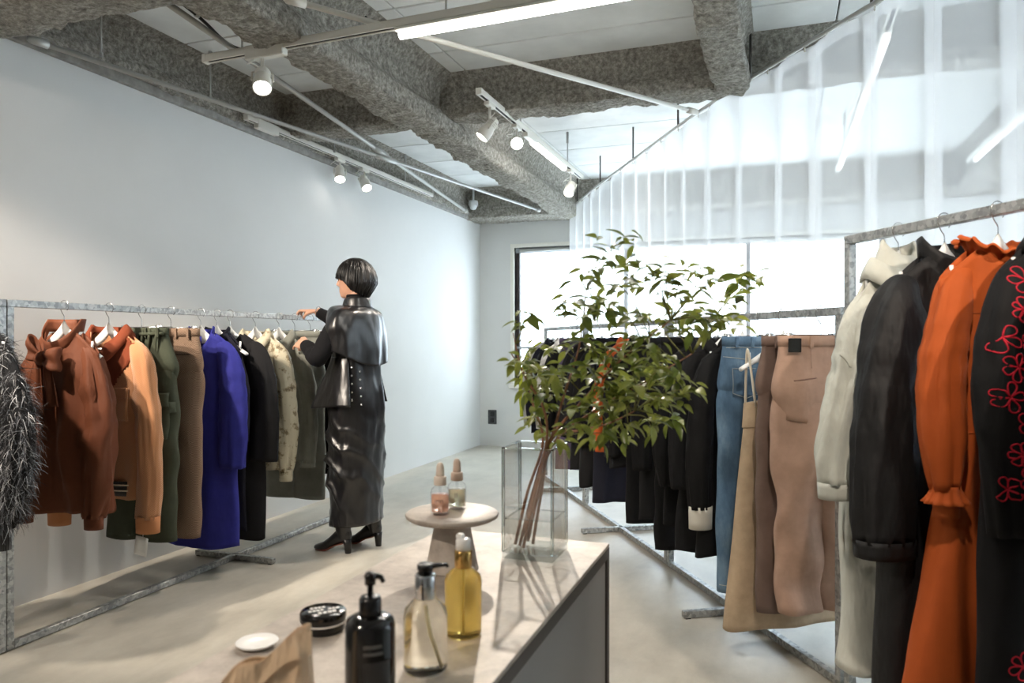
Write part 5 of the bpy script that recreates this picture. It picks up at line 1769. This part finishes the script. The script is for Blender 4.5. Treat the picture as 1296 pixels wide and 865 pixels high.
for k in range(150):
    a0 = rh.uniform(-math.pi, math.pi)
    t0 = rh.uniform(.02, .35)
    tw = rh.uniform(-.10, .10)
    P = []
    for j in range(6):
        q = lerp(t0, rh.uniform(.985, 1.03), j / 5)
        p = hair_pt(a0 + tw * j / 5, min(q, 1.0))
        o_ = Vector((p.x, p.y - .012, 0))
        o_ = o_.normalized() if o_.length > 1e-5 else Vector((0, 0, 1))
        P.append(p + o_ * (.0035 if j < 5 else .0005) + Vector((0, 0, -.012 * max(0, q - 1) * 20)))
    locks.append(tube(P, [.004, .0075, .0085, .008, .002], 6, flat=.45))
mk('hair_locks', join(*locks), M_HAIR, ho)['kind'] = 'stuff'
# earring
for s in (-1, 1):
    mk('earring', tube([Vector((s * .082, .012 + .006 * math.cos(2 * math.pi * k / 14), 1.582 + .009 * math.sin(2 * math.pi * k / 14))) for k in range(14)], .0018, 6, closed=True), plain('gold_metal', srgb(214, 172, 104), .22, 1.0), wm)
# black knit sleeves and turtleneck
KNIT = fabric('black_fine_knit', srgb(17, 17, 20), .9, weave=400, sheen=.2)
def knit_sleeve(sh, el, wr, seed):
    sh, el, wr = Vector(sh), Vector(el), Vector(wr)
    end = el.lerp(wr, .93)
    P = catmull([sh - (el - sh) * .04, sh.lerp(el, .08), sh.lerp(el, .5), el, el.lerp(end, .5), end], 7)
    N = len(P)
    rad = [interp([(0, .040), (.2, .050), (.36, .054), (.62, .055), (.82, .046), (1, .034)], j / (N - 1)) for j in range(N)]
    V, F = tube(P, rad, 22, False)
    V2 = []
    for i, v in enumerate(V):
        j = i // 22
        e = v - P[j]
        e = e.normalized() if e.length > 1e-6 else e
        t = j / (N - 1)
        elb = math.exp(-((t - .6) / .14) ** 2)
        V2.append(v + e * (.004 * elb * math.sin(55 * t + 2 * e.z) + .004 * nz(v.x * 16, v.y * 16, v.z * 16 + seed)))
    return V2, F
mk('knit_sleeve', knit_sleeve(SHR, ELR, WRR, 3), KNIT, wm, solid=.003)
mk('knit_sleeve', knit_sleeve(SHL, ELL, WRL, 8), KNIT, wm, solid=.003)
mk('turtleneck', loft([ell_ring(0, .004, z, r_, r_ + .004, 28) for z, r_ in ((1.44, .068), (1.46, .060), (1.50, .055), (1.525, .056), (1.532, .053))]), KNIT, wm, solid=.003)
mk('bracelet', tube([Vector(WRR) + Vector((.030 * math.cos(2 * math.pi * k / 20), -.012, .028 * math.sin(2 * math.pi * k / 20))) for k in range(20)], .003, 6, closed=True), M_WIRE, wm)
# leather coat dress
LTH = leather('black_soft_leather', srgb(20, 20, 22), .30, .5)
TAB = [(1.445, .085, .075, -.005), (1.42, .150, .095, -.005), (1.38, .185, .118, .0), (1.28, .190, .130, .0), (1.15, .172, .128, .0), (1.05, .170, .130, .0), (.95, .185, .150, -.005), (.82, .192, .160, -.005), (.62, .188, .158, .0), (.42, .176, .150, .0), (.28, .172, .148, .0), (.165, .176, .150, .0)]
def dress_pt(a, t):
    z = lerp(TAB[0][0], TAB[-1][0], t)
    zz = [(-q[0], q) for q in TAB]
    rx = interp([(-q[0], q[1]) for q in TAB], -z)
    ry = interp([(-q[0], q[2]) for q in TAB], -z)
    c, s = math.cos(a), math.sin(a)
    d = .0
    low = smooth((1.0 - z) / .25)
    # draped diagonal folds round the knees, vertical creases at the waist
    f1 = math.sin(20 * z + 2.0 * a + 2.2 * nz(c * 1.5, s * 1.5, z * 3))
    d += low * .026 * (1 - abs(f1)) ** 2 * (1 + s * .6) * math.exp(-((z - .52) / .26) ** 2)
    d -= low * .006 * abs(nz(c * 3, s * 3, z * 6)) * 2
    d += .008 * nz(c * 2.4, s * 2.4, z * 4 + 3)
    w = math.exp(-((z - 1.06) / .10) ** 2)
    d += w * .006 * math.sin(a * 9 + 2 * nz(c, s, z * 3))
    return Vector(((rx + d) * c, (ry + d) * s, z - (.012 * math.sin(a) if t > .98 else 0)))
n = 96
dr = mk('leather_dress', loft([[dress_pt(2 * math.pi * k / n, j / 90) for k in range(n)] for j in range(91)]), LTH, wm, solid=.004)
# cape over back and shoulders (open in front)
def cape_pt(u, v):
    a = lerp(R(52), R(-236), u)   # from her right front, round the back, to her left front
    c, s = math.cos(a), math.sin(a)
    rx = interp([(0, .075), (.10, .110), (.24, .200), (.36, .222), (1, .214)], v)
    ry = interp([(0, .070), (.10, .095), (.24, .122), (.5, .142), (1, .150)], v)
    z = interp([(0, 1.462), (.10, 1.452), (.24, 1.418), (.40, 1.345), (1, 1.135)], v) - (.03 * max(0, -s) * v) + .17 * smooth(max(0, s) * 1.6 - .25) * v ** 1.2
    rx += .052 * abs(c) ** 3 * smooth((v - .12) / .45)
    z += .055 * abs(c) ** 3 * v
    f = .010 * smooth((v - .3) / .5) * math.sin(a * 7 + 1.2 + 1.5 * nz(c * 2, s * 2, v)) + .006 * nz(c * 4, s * 4, v * 3)
    return Vector(((rx + f) * c, (ry + f) * s, z))
mk('cape', grid(cape_pt, 84, 34), LTH, wm, solid=.005)
# collar: standing, turned over
def coll_pt(u, v):
    a = lerp(R(62), R(-242), u)
    c, s = math.cos(a), math.sin(a)
    r_ = interp([(0, .074), (.35, .068), (.45, .074), (1, .094)], v)
    z = interp([(0, 1.452), (.35, 1.512), (.45, 1.514), (1, 1.455)], v) + .010 * s * 0 - .012 * max(0, s)
    return Vector((r_ * c, -.002 + r_ * .95 * s, z))
mk('collar', grid(coll_pt, 56, 16), LTH, wm, solid=.004)
# flared front peplum of the coat
def pep_pt(u, v):
    a = lerp(R(-20), R(200), u)
    c, s = math.cos(a), math.sin(a)
    rx = lerp(.176, .232, v ** 1.1)
    ry = lerp(.134, .275, v ** 1.1)
    z = lerp(1.16, .845, v) + .03 * (1 - max(0, s)) * v
    f = .012 * v * math.sin(a * 6 + .6) + .004 * nz(c * 4, s * 4, v * 3)
    return Vector(((rx + f) * c, (ry + f) * s, z))
pp_ = mk('front_peplum', grid(pep_pt, 64, 24), LTH, wm, solid=.004)
def stud_on(a, z):
    p = dress_pt(a, (TAB[0][0] - z) / (TAB[0][0] - TAB[-1][0]))
    d = Vector((math.cos(a), math.sin(a), 0))
    o = mk('stud', lathe([(.001, .0045), (.005, .0035), (.0065, .001), (.0065, -.002)], 14), M_WIRE, wm)
    o.location = p + d * .006
    o.rotation_mode = 'QUATERNION'
    o.rotation_quaternion = d.to_track_quat('Z', 'Y')
for i in range(5):
    stud_on(R(207), 1.10 - .048 * i)
    stud_on(R(225), 1.075 - .048 * i)
mk('epaulette', grid(lambda u, v: (lerp(.105, .205, u), -.02 + .035 * (v - .5), interp([(0, 1.458), (.5, 1.442), (1, 1.408)], u)), 8, 3), LTH, wm, solid=.006)
mk('epaulette', grid(lambda u, v: (lerp(-.105, -.205, u), -.02 + .035 * (v - .5), interp([(0, 1.458), (.5, 1.442), (1, 1.408)], u)), 8, 3), LTH, wm, solid=.006)
# heeled ankle boots
BOOT = leather('black_boot_leather', srgb(18, 18, 19), .28, .3)
SOLE = plain('red_brown_sole', srgb(120, 66, 48), .6)
for s, fy in ((-1, .045), (1, -.045)):
    x0 = s * .10
    def ring(y, z, w, h, n=20): return [Vector((x0 + w * math.cos(2 * math.pi * k / n), fy + y, z + h * math.sin(2 * math.pi * k / n))) for k in range(n)]
    foot = loft([ring(-.062, .105, .010, .012), ring(-.055, .105, .028, .038), ring(-.02, .105, .034, .045), ring(.03, .085, .036, .045), ring(.075, .052, .040, .036), ring(.115, .032, .042, .026), ring(.15, .024, .036, .020), ring(.175, .020, .022, .014), ring(.185, .018, .006, .006)], True, True, True)
    shaft = loft([[Vector((x0 + r_ * math.cos(2 * math.pi * k / 20), fy + yy + r_ * 1.1 * math.sin(2 * math.pi * k / 20), z)) for k in range(20)] for z, r_, yy in ((.085, .036, -.018), (.13, .041, -.015), (.17, .044, -.010), (.24, .050, -.005), (.30, .054, 0))])
    bt = mk('ankle_boot', join(foot, shaft), BOOT, wm)
    mk('heel', loft([[Vector((x0 + w * math.cos(2 * math.pi * k / 16), fy - .038 + yy + d * math.sin(2 * math.pi * k / 16), z)) for k in range(16)] for z, w, d, yy in ((.085, .030, .030, .0), (.05, .023, .022, -.006), (.0, .018, .018, -.008))], True, True, True), BOOT, bt)
    mk('sole', grid(lambda u, v: (x0 + lerp(-.030, .030, v) * (1 - .5 * max(0, u - .7) / .3), fy + lerp(-.02, .172, u), interp([(0, .058), (.35, .036), (.6, .008), (1, .004)], u)), 14, 4), SOLE, bt, solid=.005)
